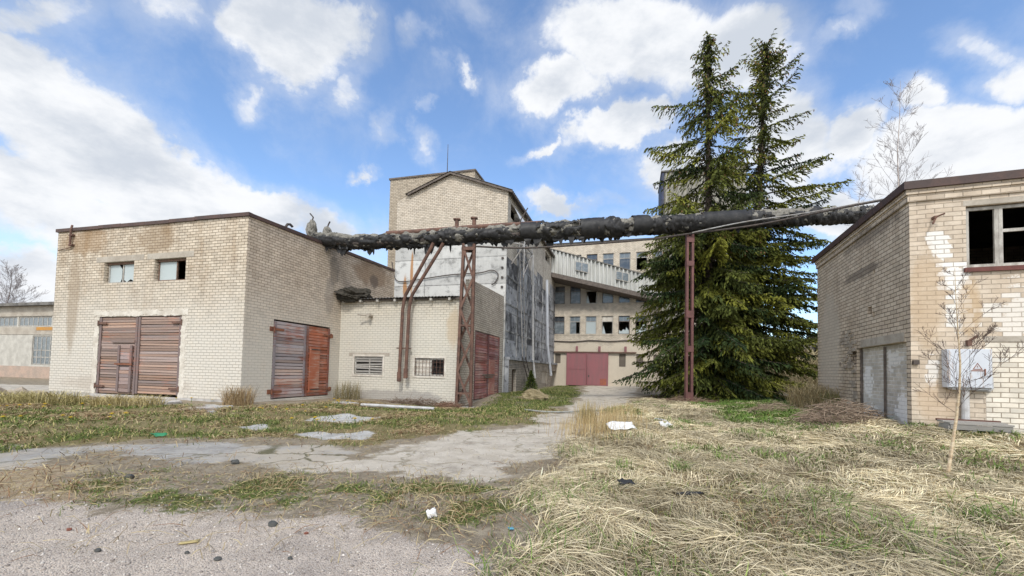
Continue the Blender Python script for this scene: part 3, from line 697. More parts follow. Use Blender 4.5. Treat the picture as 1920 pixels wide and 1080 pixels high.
def fwin(kind, x, z0, z1):
    if kind not in protos:
        h = z1-z0; tr = h*.70; fr = M['frame_dark'] if kind in 'ade' else M['frame_grey']; W = 1.15
        lo, up = (.05,W-.05,.05,tr-.03), (.05,W-.05,tr+.03,h-.05)
        gd, gg, gm = M['glass_dark'], M['glass_grey'], M['glass_milky']
        P = {'a': [(lo,gg),(up,gd)], 'b': [(lo,gd),(up,gg)], 'c': [(up,M['pale_plaster']),([(.05,.05),(.4,.05),(.15,.95)],gm)],
             'd': [(up,gg),([(.05,.05),(W-.05,.05),(W-.05,.35),(.8,.75),(.72,.4),(.5,.55),(.3,.3),(.05,.5)],gm)],
             'e': [(up,gd),([(.05,.05),(W-.05,.05),(W-.05,.9),(.75,1.1),(.5,.6),(.05,.4)],gm)],
             'f': [((.05,.7,.05,tr-.03),gg),(up,gg)], 'g': [(up,gg)], 'h': [(lo,gm),(up,gg)]}[kind]
        protos[kind] = window(fa, 0, W, 0, h, 0, fr, P, trans=(tr,), w=.07); o = protos[kind]
    else:
        o = copy_tree(protos[kind])
    for c in [o]: c.location = (x, .14, z0)
pat = {0: 'hhbafhcdefgbhabf', 1: 'abhaacabbagbaabh', 2: 'bbbfhabbgggbabfb'}
for r_, (z0, z1) in enumerate(rows):
    for k, x in enumerate(xs): fwin(pat[r_][k], x, z0, z1)
for a,b,c,d,_ in gl[:4]:
    mb = MB(); mb.col=(1,1,1); mb.box(a+.02,b-.02,.06,.09,c+.02,d-.02)
    for q in range(1,4): mb.box(a+(b-a)*q/4-.008, a+(b-a)*q/4+.008, .045,.06,c+.02,d-.02)
    mb.build('window_board', M['board_old'], fa, cols=True)
# big pink sliding gate on a rail
for x0, x1, mt in ((1.49,3.63,'gate_pink'),(3.67,5.88,'gate_pink')):
    mb = MB(); mb.box(x0,x1,-.19,-.13,.19,3.66)
    for a in (x0, x1-.09): mb.box(a,a+.09,-.24,-.19,.19,3.66)
    for z in (.19,1.9,3.57): mb.box(x0+.09,x1-.09,-.215,-.19,z,z+.09)
    lf = mb.build('gate_leaf', M[mt], fa)
    if x0 > 3:
        mb = MB(); mb.box(3.78,5.0,-.235,-.2,.27,2.2); mb.build('wicket_door', M['gate_pink'], lf)
        mb = MB(); mb.box(3.82,3.94,-.26,-.235,1.1,1.3); mb.build('handle', M['dark_metal'], lf)
        mb = MB(); mb.box(5.05,5.7,-.205,-.19,.29,.95); mb.build('rust_patch', M['gate_rusty'], lf)
mb = MB(); mb.box(-.3,8.7,-.26,-.05,3.67,3.78); mb.build('gate_rail', M['rust'], fa)
for x in (-.25,2.57,4.94,7.61):
    mb = MB(); mb.box(x-.12,x+.12,-.2,0,3.8,4.36); mb.box(x-.06,x+.06,-.26,-.2,3.8,4.2); mb.build('rail_bracket', M['gate_pink'], fa)
cable('power_cable', [loc(fa,x,-.08,z) for x, z in ((-.5,4.95),(2,4.85),(4,4.98),(6,4.9),(8,5.0),(10,4.96),(13,5.0))], .05, M['dark_metal'], 'thin black cable strung along the factory front above the pink gate')

# ================================================================== conveyor gallery
gal = empty('conveyor_gallery', (4.03, 44.0, 0), 0, 'sloping enclosed conveyor gallery of grey corrugated sheet descending from the silo', 'conveyor')
gx0, gx1 = -1.6, 10.9; gy = lambda x: -1.5*x/10.94; zt = lambda x: 14.22-3.20*x/10.94; zb = lambda x: 11.64-2.61*x/10.95
mb = MB()
n = int((gx1-gx0)/.4*6); P_ = []
for i in range(n+1):
    x = gx0+(gx1-gx0)*i/n; P_.append((x, gy(x)+.15*math.sin(2*math.pi*x/.4)))
for (a,ya),(b,yb) in zip(P_, P_[1:]): mb.face([(a,ya,zb(a)+.2),(b,yb,zb(b)+.2),(b,yb,zt(b)),(a,ya,zt(a))])
mb.build('wall', M['corrugated'], gal, smooth=True)
mb = MB()
mb.hexa([(gx0,gy(gx0)-.15,zt(gx0)),(gx1,gy(gx1)-.15,zt(gx1)),(gx1,gy(gx1)+2.5,zt(gx1)),(gx0,gy(gx0)+2.5,zt(gx0)),(gx0,gy(gx0)-.15,zt(gx0)+.1),(gx1,gy(gx1)-.15,zt(gx1)+.1),(gx1,gy(gx1)+2.5,zt(gx1)+.4),(gx0,gy(gx0)+2.5,zt(gx0)+.4)])
mb.build('roof', M['asbestos'], gal)
mb = MB()
mb.hexa([(gx0,gy(gx0)-.1,zb(gx0)-.25),(gx1,gy(gx1)-.1,zb(gx1)-.25),(gx1,gy(gx1)+2.4,zb(gx1)-.25),(gx0,gy(gx0)+2.4,zb(gx0)-.25),(gx0,gy(gx0)-.1,zb(gx0)+.2),(gx1,gy(gx1)-.1,zb(gx1)+.2),(gx1,gy(gx1)+2.4,zb(gx1)+.2),(gx0,gy(gx0)+2.4,zb(gx0)+.2)])
mb.build('floor_beam', M['frame_dark'], gal)
for x0, x1, hz in ((2.25,3.6,1.15),(6.3,7.6,1.05)):
    mb = MB(); y = lambda x: gy(x)-.2
    za = lambda x: zb(x)+.95
    mb.hexa([(x0,y(x0),za(x0)),(x1,y(x1),za(x1)),(x1,y(x1)+.05,za(x1)),(x0,y(x0)+.05,za(x0)),(x0,y(x0),za(x0)+hz*.85),(x1,y(x1),za(x1)+hz*.85),(x1,y(x1)+.05,za(x1)+hz*.85),(x0,y(x0)+.05,za(x0)+hz*.85)])
    o = mb.build('window', M['frame_grey'], gal)
    mb = MB(); q = .07; xm = (x0+x1)/2
    for a, b in ((x0+q, xm-q/2),(xm+q/2, x1-q)):
        mb.hexa([(a,y(a)-.012,za(a)+q),(b,y(b)-.012,za(b)+q),(b,y(b)-.002,za(b)+q),(a,y(a)-.002,za(a)+q),(a,y(a)-.012,za(a)+hz*.85-q),(b,y(b)-.012,za(b)+hz*.85-q),(b,y(b)-.002,za(b)+hz*.85-q),(a,y(a)-.002,za(a)+hz*.85-q)])
    mb.build('pane', M['glass_grey'], o)

# ================================================================== corrugated tower behind the spruces
to = empty('corrugated_tower', (15.05, 43.0, 0), YAW, 'tall tower clad in vertical grey corrugated sheet behind the spruces', 'tower')
mb = MB(); TW, TD, TH = 7.7, 5.0, 22.2
n = int(TW/.42*6); P_ = [(TW*i/n, .10*math.sin(2*math.pi*TW*i/n/.42)) for i in range(n+1)]
for (a,ya),(b,yb) in zip(P_, P_[1:]): mb.face([(a,ya-.0,7.0),(b,yb-.0,7.0),(b,yb-.0,TH),(a,ya-.0,TH)])
mb.xf = T(0,TD,0,R(-90)); mb.wall(0,TD,0,TH,TH); mb.xf = T(TW,0,0,R(90)); mb.wall(0,TD,0,TH,TH); mb.xf = T(TW,TD,0,R(180)); mb.wall(0,TW,0,TH,TH)
mb.build('wall', M['corrugated_dark'], to)
mb = MB(T(0,.06,0)); mb.wall(0,TW,-.5,7.0,7.0); mb.build('base_wall', M['factory_brick'], to)
mb = MB(); mb.box(-.2,TW+.2,-.2,TD+.2,TH,TH+.15); mb.build('roof', M['asbestos'], to)
mb = MB(); mb.box(-.12,.1,-.12,-.06,16.5,TH-.05); mb.box(-.14,-.02,-.06,TD,16.5,TH-.05); mb.build('corner_trim', M['blue_trim'], to)

# ================================================================== brick house on the right
BYAW = -0.361
ho = empty('brick_house', (10.13, 10.82, 0), BYAW, 'tan brick building at the right with broken upper window and bricked up doorway', 'building')
HX, HY = 7.5, 7.45
wop = (1.11, 3.35, 4.35, 5.89, .25)
mb = MB(); mb.wall(0, HX, -.4, 6.58, 6.58, [wop]); mb.box(-.05, HX, -.05, 0, 6.12, 6.30); mb.box(-.09, HX, -.09, 0, 6.30, 6.42)
mb.build('front_wall', M['house_brick'], ho)
mb = MB(T(0,HY,0,R(-90)))   # local x runs from the far end (0) to the near corner (HY)
Y = lambda y: HY-y
dop = (Y(3.40), Y(.22), -.2, 2.55, .16); hole = (Y(3.95), Y(3.42), 2.02, 2.46, .2)
mb.wall(0, HY, -.4, 6.58, 6.58, [dop, hole, (Y(2.55),Y(2.25),3.55,3.78,.12), (Y(2.2),Y(2.05),3.42,3.58,.12), (Y(2.15),Y(2.0),4.72,4.85,.1)])
mb.box(0, HY, -.05, 0, 6.12, 6.30); mb.box(0, HY, -.09, 0, 6.30, 6.42)
mb.U = [(u-HY, v) for u, v in mb.U]
mb.build('side_wall', M['house_side_brick'], ho)
mb = MB(T(HX,0,0,R(90))); mb.wall(0, HY, -.4, 6.6, 6.6); mb.xf = T(HX,HY,0,R(180)); mb.wall(0,HX,-.4,6.6,6.6); mb.build('back_wall', M['house_brick'], ho)
mb = MB(T(0,HY,0,R(-90))); mb.wall(dop[0]-.05, dop[1]+.05, -.3, 2.6, 2.6); 
mb.V = [v for v in mb.V]
o = mb.build('doorway_infill', M['infill_brick'], ho, label='whitish mismatched bricks filling the old doorway'); o.location = (.15,0,0)
mb = MB(T(0,HY,0,R(-90))); mb.box(hole[0]-.02,hole[1]+.02,.2,.22,2.0,2.5); mb.box(Y(2.6),Y(1.9),.13,.15,3.3,4.9); mb.build('wall_cavity', M['rust'], ho)
mb = MB(T(0,HY,0,R(-90))); mb.box(Y(3.05), Y(.30), -.02, .15, 2.56, 2.80); mb.build('lintel', M['concrete'], ho)
for y in (1.72, 3.36):
    mb = MB(T(0,HY,0,R(-90))); mb.box(Y(y)-.02,Y(y)+.02,.08,.13,.1,2.5); mb.build('door_frame_bar', M['frame_dark'], ho)
# ragged broken bricks left of the doorway
rr = random.Random(8)
for i in range(46):
    mb = MB(T(0,HY,0,R(-90)))
    y = rr.uniform(3.45,4.9); z = .3+.12*rr.randint(2,22) if y < 3.8 else 1.9+.12*rr.randint(0,10)
    d_ = rr.uniform(.02,.055); L_ = rr.choice([.15,.3,.3]); mb.box(Y(y)-L_/2, Y(y)+L_/2, -d_, 0, z+.008, z+.112); mb.build('loose_brick', M['rubble'], ho)
mb = MB(); 
mb.box(-.16, HX, -.16, .04, 6.42, 6.62); mb.box(-.16,.04,.04,HY+.1,6.42,6.62)
mb.build('fascia', M['fascia'], ho)
mb = MB(); mb.face([(-.1,-.1,6.6),(HX,-.1,6.6),(HX,HY,6.6),(-.1,HY,6.6)]); mb.build('roof', M['tar_roof'], ho)
ww = window(ho, 1.13, 3.33, 4.37, 5.87, .12, M['frame_grey'], [((2.3,3.25,4.45,5.15), M['glass_dark'])], mulls=(1.72,1.80), trans=((1.84,3.27,5.25),), w=.075)
mb = MB(); mb.box(1.05,3.4,-.07,.09,4.24,4.345); mb.build('window_sill', M['sill_red'], ho)
mb = MB(); mb.box(1.06, 3.6, -.006, .02, 5.90, 6.03); mb.build('lintel', M['concrete'], ho)
mb = MB(T(0,0,0)); mb.wall(1.42, HX, -.3, 2.52, 2.52); o = mb.build('window_infill', M['white_patch_brick'], ho, label='pale brick panel right of the grey electrical cabinet'); o.location = (0,-.006,0)
mb = MB(); mb.box(1.40, HX, -.012, .0, 2.53, 2.66); mb.build('lintel', M['concrete'], ho)
mb = MB(); mb.box(.44,.50,-.14,0,5.62,5.68); mb.bar((.47,-.12,5.62),(.40,-.16,5.47),.03); mb.tube([(.47,-.1,5.65),(.62,-.2,5.70)],.02,6); mb.build('cable_bracket', M['rust'], ho)
mb = MB(); mb.box(1.06,1.14,-.1,0,2.42,2.56); mb.tube([(1.1,-.08,2.55),(1.22,-.14,2.66)],.03,6); mb.build('cable_bracket', M['rust'], ho)
mb = MB(); mb.box(.02,.14,-.08,-.001,1.95,2.06); mb.build('cable_bracket', M['dark_metal'], ho)
# electrical cabinet on the wall
el = empty('electrical_cabinet', loc(ho, .6, -.0, 1.40), BYAW, 'light grey metal electrical cabinet with warning triangle mounted on brick wall', 'electrical box')
def _cab(n, p):
    o = OBJ(n); a = n.noise(o, 3, 5, .6); s_ = n.noise(n.mapping(o,(0,0,0),(0,0,0),(9,9,.8)), 1.5, 6, .65); f = n.noise(o, 12, 5, .6)
    c = n.mix(a, (.60,.63,.68), (.46,.48,.52)); c = n.mix(n.mr(n.m('ADD', s_, n.m('MULTIPLY', f, .2)), .66, .78, 0, .7), c, (.33,.20,.11)); c = n.mix(n.mr(f, .62, .7, 0, .6), c, (.30,.30,.31))
    n.put(p.inputs['Base Color'], c); bump(n, p, a, .25, .03)
M['cabinet'] = material('cabinet', _cab, .55, .3)
mb = MB(); mb.box(0,.82,-.24,-.004,0,.93); mb.build('body', M['cabinet'], el)
for x0, x1 in ((.015,.40),(.41,.805)):
    mb = MB(); mb.box(x0,x1,-.262,-.242,.015,.915); d_ = mb.build('door', M['cabinet'], el)
mb = MB(); c_ = (.545,.50); r1, r2 = .10, .068
tri = lambda r: [(c_[0]-r*.95,-.2635,c_[1]-r*.62),(c_[0]+r*.95,-.2635,c_[1]-r*.62),(c_[0],-.2635,c_[1]+r*1.05)]
A_, B_ = tri(r1), tri(r2)
for i in range(3):
    j = (i+1) % 3; mb.face([A_[i],A_[j],B_[j],B_[i]])
mb.face([(c_[0]-.008,-.2637,c_[1]+.035),(c_[0]-.016,-.2637,c_[1]-.005),(c_[0]+.002,-.2637,c_[1]-.0),(c_[0]-.004,-.2637,c_[1]-.035),(c_[0]+.016,-.2637,c_[1]+.008),(c_[0]+.0,-.2637,c_[1]+.005),(c_[0]+.006,-.2637,c_[1]+.035)])
mb.build('warning_triangle', M['rust_bright'], el)
mb = MB(); mb.box(.43,.66,-.2655,-.2625,.40,.425); mb.box(.665,.68,-.29,-.262,.30,.46); mb.build('latch', M['rust_bright'], el)
mb = MB(); mb.tube([(.82,-.1,.3),(.88,-.1,.27),(.9,-.08,.0),(.85,-.08,-.07),(.6,-.08,-.06)], .025, 6); mb.box(.1,.83,-.2,-.02,-.05,-.0); mb.build('conduit', M['pale_pipe'], el)
mb = MB(); mb.tube([loc(ho,.99,-.1,.2), loc(ho,.99,-.1,1.34)], .075, 10)
tag(mb.build('conduit_pipe', M['pale_pipe']), 'thick pale pipe rising from ground to the electrical cabinet', 'pipe')
be = empty('wooden_bench', loc(ho, .4, -.55, .28), BYAW, 'low weathered grey wooden bench against the brick wall', 'bench')
mb = MB(); mb.col=(1,1,1); mb.box(0,1.12,-.18,.05,.27,.31); mb.box(-.02,1.14,.06,.3,.29,.33); mb.build('seat', M['bench_wood'], be, cols=True)
mb = MB(); mb.col=(.45,.25,.22); mb.box(-.02,1.15,.30,.36,.31,.36); mb.build('edge_batten', M['bench_wood'], be, cols=True)
mb = MB(); mb.col=(.8,.8,.8); mb.box(.02,1.1,-.17,-.14,.15,.26); mb.build('apron', M['bench_wood'], be, cols=True)
for x in (.0,.36,.98):
    mb = MB(); mb.col=(1.1,1.1,1.1); mb.hexa([(x-.05,-.18,-.1),(x+.12,-.18,-.1),(x+.12,.25,-.1),(x-.05,.25,-.1),(x,-.135,.27),(x+.14,-.135,.27),(x+.14,.25,.27),(x,.25,.27)]); mb.build('leg', M['bench_wood'], be, cols=True)

# ================================================================== long low workshop at the far left
lo = empty('workshop', (-38.6, 36.0, 0), YAW, 'long low workshop with grey glazed window bands at the far left', 'workshop')
LW = 16.0
lops = [(-4.9,-.6,4.45,5.3,.12),(-9.5,-5.1,4.45,5.3,.12),(-2.9,.4,1.15,3.65,.12)]
mb = MB(); mb.wall(-LW, 6, -.8, 6.2, 6.2, lops)
mb.xf = T(6,0,0,R(90)); mb.wall(0,12,-.8,6.2,6.2); mb.build('wall', plain('grey_plaster', (.52,.50,.45), (.40,.38,.34), 1.5, .95), lo)
mb = MB(); mb.box(-LW,6,-.03,-.001,-.6,1.0); mb.build('plinth', plain('pink_plaster', (.46,.34,.27), (.36,.29,.24), 1.2), lo)
mb = MB(); mb.box(-LW,6.3,-.5,12.3,6.2,6.45); mb.build('roof', M['asbestos'], lo)
mb = MB(); mb.box(-LW,6,-.04,-.001,3.75,4.4); mb.build('lintel_band', M['concrete'], lo)
mb = MB(); mb.box(-LW,6,-.05,-.001,5.34,6.2); mb.build('eave_panel', M['concrete'], lo)
mb = MB(); mb.box(-2.4,.6,-.06,-.041,4.1,4.38); mb.build('rusty_channel', plain('orange_rust', (.50,.25,.05), (.42,.22,.08), 1.5), lo)
for a,b,c,d,_ in lops:
    n_ = 6 if d < 4 else 7
    trn = [c+(d-c)*t for t in ((.26,.5) if d < 4 else ())]
    window(lo, a+.02, b-.02, c+.02, d-.02, .08, M['frame_grey'], [((a+.05,b-.05,c+.05,d-.05), M['glass_grey'])], mulls=[a+(b-a)*i/n_ for i in range(1,n_)], trans=trn, w=.07)
# ================================================================== ground
POLY = {
'path':[(7.76,44.0),(13.84,47.55),(8.07,28.17),(5.05,19.29),(3.15,13.84),(2.04,11.45),(1.09,9.32),(.5,7.46),(.04,6.37),(-.4,5.94),(-1.01,6.06),(-1.6,6.03),(-2.49,6.39),(-3.1,6.5),(-2.82,7.22),(-2.71,8.22),(-2.23,9.14),(-1.22,10.2),(-.1,11.73),(1.0,12.75),(.85,14.29),(2.21,17.3),(3.53,23.21),(5.39,31.63)],
'apron':[(-12,6.6),(-8.1,7.64),(-7.23,8.14),(-5.87,8.51),(-4.23,8.61),(-3.28,8.37),(-2.56,8.07),(-2.64,6.99),(-3.14,6.42),(-4.41,6.65),(-5.67,6.99),(-6.92,7.2),(-7.05,5.97),(-12,5.9)],
'gravel':[(-9.44,4.63),(-5.74,4.88),(-4.88,4.63),(-4.16,4.48),(-3.7,4.59),(-2.81,4.54),(-1.96,4.5),(-1.38,4.42),(-.81,4.31),(-.26,4.0),(-.05,3.57),(-.1,2.79),(-.04,1.0),(.6,-8),(-30,-8),(-30,4.4)],
'dirt':[(-30,6.4),(-10.09,6.5),(-7.64,6.46),(-6.43,6.3),(-5.93,5.61),(-4.63,5.11),(-4.89,4.6),(-5.46,4.65),(-8.28,4.62),(-30,4.3)],
'straw':[(7.5,25.4),(4.2,16.68),(2.29,11.3),(1.07,8.24),(.61,6.52),(.21,5.38),(.04,4.15),(-.08,3.29),(-.02,1.0),(.8,-8),(40,-8),(40,12),(14.35,10.5),(11.62,12.58),(11.0,12.49),(12.19,20.13),(8.76,21.18)],
'weeds':[(-40,11),(-40,22),(-21.72,18.21),(-17.66,17.56),(-11.62,15.4),(-9.72,15.38),(-8.17,20.4),(-1.98,18.27),(.9,18.98),(2.27,17.79),(.75,14.11),(.84,12.72),(-.25,11.92),(-1.39,10.52),(-2.48,9.25),(-3.08,8.4),(-4.35,8.85),(-6.23,8.72),(-7.74,8.25),(-8.29,7.72),(-8.42,7.11),(-12.7,5.85),(-40,6)],
'midgrass':[(-5.4,4.95),(-5.2,5.9),(-4.2,6.2),(-3.4,6.15),(-2.72,6.2),(-1.67,6.0),(-.39,5.83),(.19,6.02),(.47,6.85),(.31,5.51),(.04,4.52),(-.05,3.67),(-.47,4.12),(-1.03,4.34),(-1.7,4.56),(-2.28,4.7),(-3.05,4.64),(-3.95,4.76)],
'greenA':[(-1.83,5.81),(-1.29,5.97),(-.4,5.88),(.04,5.66),(-.36,5.34),(-1.29,5.38)],
'greenB':[(-3.61,5.68),(-2.99,6.11),(-2.55,5.52),(-2.94,5.03),(-3.48,5.09)],
'greenC':[(-4.87,19.95),(-1.69,19.9),(-.4,29.5),(5.14,45),(6.5,44),(5.0,31),(3.06,21.9),(.87,16.53),(-.93,13.05),(-3.09,12.62)],
'greenR':[(7.98,18.73),(12.85,24.31),(11.61,15.49),(11.28,12.21),(7.57,11.64),(6.94,13.19)],
'greenH':[(9.2,11.2),(10.0,10.9),(17,8.2),(16.6,7.3),(10.2,9.6)],
'slab':[(-4.79,9.5),(-4.52,10.2),(-3.38,10.21),(-3.16,9.22),(-3.94,8.91)],
'slab2':[(-6.67,10.4),(-6.52,11.25),(-5.93,10.92),(-5.9,9.98)],
'slab3':[(-14.5,15.2),(-15.26,18.0),(-13.6,17.71),(-12.42,14.56)],
'slab4':[(-10.46,14.56),(-11.52,16.4),(-11.0,16.2),(-9.28,13.39)],
'slab5':[(-5.95,12.07),(-5.49,13.91),(-3.92,13.3),(-4.3,11.65)],
'farpath':[(-60,24),(-21.8,20.4),(-21.5,21.2),(-22.5,26),(-60,30)],
}
CTRL = np.array([(-10.9,17.2,0),(-22,20.3,-.05),(-9.2,23,-.08),(-2.5,21,-.27),(-.5,28.3,.12),(5,47,.05),(10,45,.22),(14,43.5,.36),(10.1,10.8,.30),(13,9.6,.28),(12.7,17.6,.42),(9,21.5,.12),(11.7,25.5,.24),(15,26.5,.2),
                 (6.7,6.6,0),(0,3,0),(-5,4,0),(4,4,0),(-3,8,0),(0,10,0),(-6,12,0),(3,16,0),(6,11,.06),(-38,33,0),(10,1,0),(-10,1,0),(4,23,0),(5.5,33,0),(20,30,.4),(-30,10,0)], float)
def gz(x, y, bumps=True):
    x = np.asarray(x, float); y = np.asarray(y, float); num = np.zeros_like(x); den = np.zeros_like(x) + 1e-6
    for cx, cy, cz in CTRL:
        wgt = 1/(((x-cx)**2+(y-cy)**2)**1.4 + .8); num += wgt*cz; den += wgt
    z = num/den
    z = z*np.exp(-np.maximum(0, np.hypot(x, y-20)-60)/60)
    if bumps:
        near = np.exp(-np.maximum(0, np.hypot(x, y-12)-30)/30)
        s = sstep(polysd(x, y, POLY['straw']), -.3, 1.2); wd = sstep(polysd(x, y, POLY['weeds']), -.2, 1.0)
        z = z + near*((fbm(x,y,.9,3)-.5)*.05 + (fbm(x+40,y,2.4,3)-.5)*.025 + s*((fbm(x,y+70,1.1,3)-.45)*.26+.03) + wd*((fbm(x+9,y+20,1.3,3)-.5)*.14+.02))
    return z
def gz1(x, y): return float(gz(np.array([x]), np.array([y]))[0])
def masks(x, y):
    e = (fbm(x, y, 1.0, 5)-.5)*1.9; e2 = (fbm(x+50, y+31, 4.2, 4)-.5)*1.1
    d = lambda k, a=.42, s=1.0: sstep(polysd(x, y, POLY[k]) + (e*.8+e2*.5)*s, -a, a)
    mk = {k: d(k) for k in ('path','apron','gravel','dirt','straw','weeds','midgrass')}
    mk['path'] = np.maximum(mk['path'], d('farpath'))
    patch = sstep(fbm(x+11, y-7, 1.3, 4), .42, .6)
    mk['green'] = np.maximum.reduce([d('greenA', .15, .35), d('greenB', .3, .7)*.85, d('greenC')*(.5+.5*patch), d('greenR')*(.5+.5*patch), d('greenH')*.9, mk['midgrass']*(.12+.6*sstep(fbm(x+3,y+5,1.9,4), .47, .62)), mk['weeds']*sstep(fbm(x-8,y+2,.9,4), .5, .64)*.62])
    mk['slab'] = np.maximum.reduce([d(k, .1, .35) for k in ('slab','slab2','slab3','slab4','slab5')])
    return mk
def axis(segs):
    out = [segs[0][0]]
    for a, b, s in segs:
        n = max(1, int(round((b-a)/s))); out += [a+(b-a)*(i+1)/n for i in range(n)]
    return np.array(out)
gxs = axis([(-900,-200,100),(-200,-60,20),(-60,-25,1.5),(-25,-13,.3),(-13,14,.10),(14,30,.5),(30,60,3),(60,200,20),(200,900,100)])
gys = axis([(-60,-8,8),(-8,1.5,.8),(1.5,20,.09),(20,50,.28),(50,90,3),(90,250,20),(250,1500,150)])
X, Yg = np.meshgrid(gxs, gys); xf, yf = X.ravel(), Yg.ravel()
mk = masks(xf, yf); zf = gz(xf, yf)
zf = zf - .03*mk['path']
nx, ny = len(gxs), len(gys)
ii, jj = np.meshgrid(np.arange(nx-1), np.arange(ny-1)); b0 = (jj*nx+ii).ravel()
FQ = np.stack([b0, b0+1, b0+nx+1, b0+nx], 1)
Vg = np.stack([xf, yf, zf], 1)
A1 = np.stack([mk['path'], mk['apron'], mk['gravel'], mk['dirt']], 1); A2 = np.stack([mk['straw'], mk['green'], mk['weeds'], mk['slab']], 1)
def _gr(n, p):
    o = n('TexCoord').outputs['Object']; a1 = n('VertexColor', {'layer_name': 'mA'}); a2 = n('VertexColor', {'layer_name': 'mB'})
    s1 = n('SeparateColor', None, Color=a1.outputs[0]); s2 = n('SeparateColor', None, Color=a2.outputs[0])
    path, apron, grav, dirt = s1.outputs[0], s1.outputs[1], s1.outputs[2], a1.outputs[1]
    straw, green, weeds, slab = s2.outputs[0], s2.outputs[1], s2.outputs[2], a2.outputs[1]
    big = n.noise(o, .35, 5, .6); mid0 = n.noise(o, 2.2, 6, .68); mid = n.mr(mid0, .32, .68); fine = n.noise(o, 14, 6, .7); vf = n.noise(o, 55, 4, .7)
    def edge(m_): return n.mr(n.m('ADD', m_, n.m('MULTIPLY', n.m('SUBTRACT', n.m('ADD', n.m('MULTIPLY', mid0, .5), n.m('MULTIPLY', fine, .5)), .5), 2.6)), .3, .7)
    vor = n('TexVoronoi', None, Vector=o, Scale=85.0, Randomness=1.0); vor2 = n('TexVoronoi', None, Vector=o, Scale=190.0)
    cs = n('SeparateColor', None, Color=vor.outputs['Color']).outputs[0]; cs2 = n('SeparateColor', None, Color=vor2.outputs['Color']).outputs[0]
    soil = n.mix(mid, (.24,.20,.145), (.37,.315,.235)); soil = n.mix(n.mr(fine,.4,.7,0,.6), soil, (.12,.095,.07))
    c = soil
    gravc = n.mix(cs, (.42,.345,.28), (.60,.515,.43)); gravc = n.mix(n.mr(mid,.35,.7,0,.35), gravc, (.30,.25,.21)); gravc = n.mix(n.mr(cs2,.6,.95,0,.7), gravc, (.58,.54,.50)); gravc = n.mix(n.mr(cs,.0,.16,.75,0), gravc, (.17,.155,.15))
    gravc = n.mix(n.mr(big,.45,.62), gravc, n.mix(1.0, gravc, (.78,.79,.82), 'MULTIPLY'))
    pathc = n.mix(mid, (.45,.395,.32), (.58,.525,.445)); pathc = n.mix(n.mr(n.noise(n.mapping(o,(4,1,0)), .9, 6, .7),.52,.66,0,.7), pathc, (.26,.22,.175)); pathc = n.mix(n.mr(fine,.55,.75,0,.55), pathc, (.27,.235,.19)); pathc = n.mix(n.mr(cs2,.75,1,0,.5), pathc, (.62,.6,.55))
    apc = n.mix(mid, (.31,.295,.275), (.45,.43,.40)); apc = n.mix(n.mr(fine,.5,.75,0,.6), apc, (.20,.19,.175)); apc = n.mix(n.mr(big,.45,.6), apc, (.45,.40,.33))
    ck = n('TexVoronoi', {'feature': 'DISTANCE_TO_EDGE'}, Vector=n('VectorMath', {'operation': 'MULTIPLY_ADD'}, i0=n('TexNoise', None, Vector=o, Scale=2.5, Detail=5.0).outputs[1], i1=(.7,.7,0), i2=o).outputs[0], Scale=.75).outputs[0]
    crack = n.m('MULTIPLY', n.mr(n.m('ADD', ck, n.m('MULTIPLY', fine, .05)), .055, .03), n.mr(big, .4, .55))
    apc = n.mix(crack, apc, (.14,.13,.08)); pathc = n.mix(n.m('MULTIPLY', crack, .6), pathc, (.19,.165,.10))
    dirtc = n.mix(mid, (.34,.265,.175), (.44,.35,.24)); dirtc = n.mix(n.mr(fine,.5,.75,0,.5), dirtc, (.24,.19,.12))
    strawc = n.mix(fine, (.13,.10,.06), (.27,.215,.13)); grc = n.mix(fine, (.075,.095,.03), (.16,.165,.06)); wdc = n.mix(fine, (.15,.125,.06), (.27,.225,.115))
    slc = n.mix(mid, (.56,.55,.53), (.38,.37,.35)); slc = n.mix(n.mr(fine,.55,.7,0,.7), slc, (.25,.24,.22))
    for m_, col in ((weeds, wdc), (straw, strawc), (dirt, dirtc), (apron, apc), (path, pathc), (grav, gravc), (green, grc), (slab, slc)):
        c = n.mix(edge(m_), c, col)
    lit = n.noise(n.mapping(o,(0,0,0),(0,0,.6),(1,3.5,1)), 9, 6, .75); c = n.mix(n.m('MULTIPLY', n.mr(lit,.58,.68), n.m('SUBTRACT', 1.0, n.m('MAXIMUM', grav, path))), c, (.42,.35,.22))
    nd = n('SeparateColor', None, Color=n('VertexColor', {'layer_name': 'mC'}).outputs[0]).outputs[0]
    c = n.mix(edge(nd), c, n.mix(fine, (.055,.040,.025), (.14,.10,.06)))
    n.put(p.inputs['Base Color'], c)
    h = n.m('ADD', n.m('MULTIPLY', fine, .5), n.m('ADD', n.m('MULTIPLY', vor.outputs['Distance'], -.9), n.m('MULTIPLY', vf, .4)))
    bump(n, p, h, .8, .02)
M['ground'] = material('ground', _gr, .95, .1)
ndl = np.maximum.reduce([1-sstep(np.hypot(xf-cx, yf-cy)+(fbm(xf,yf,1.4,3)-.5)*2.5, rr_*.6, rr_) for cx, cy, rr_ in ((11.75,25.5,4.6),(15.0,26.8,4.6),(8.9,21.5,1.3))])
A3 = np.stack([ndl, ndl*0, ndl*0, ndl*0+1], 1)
pm = np.maximum(mk['path'], 0)[FQ].mean(1) > .5
gm = (np.maximum(mk['gravel'], mk['dirt'])[FQ].mean(1) > .5) & ~pm
apm = (np.maximum(mk['apron'], mk['slab'])[FQ].mean(1) > .5) & ~pm & ~gm
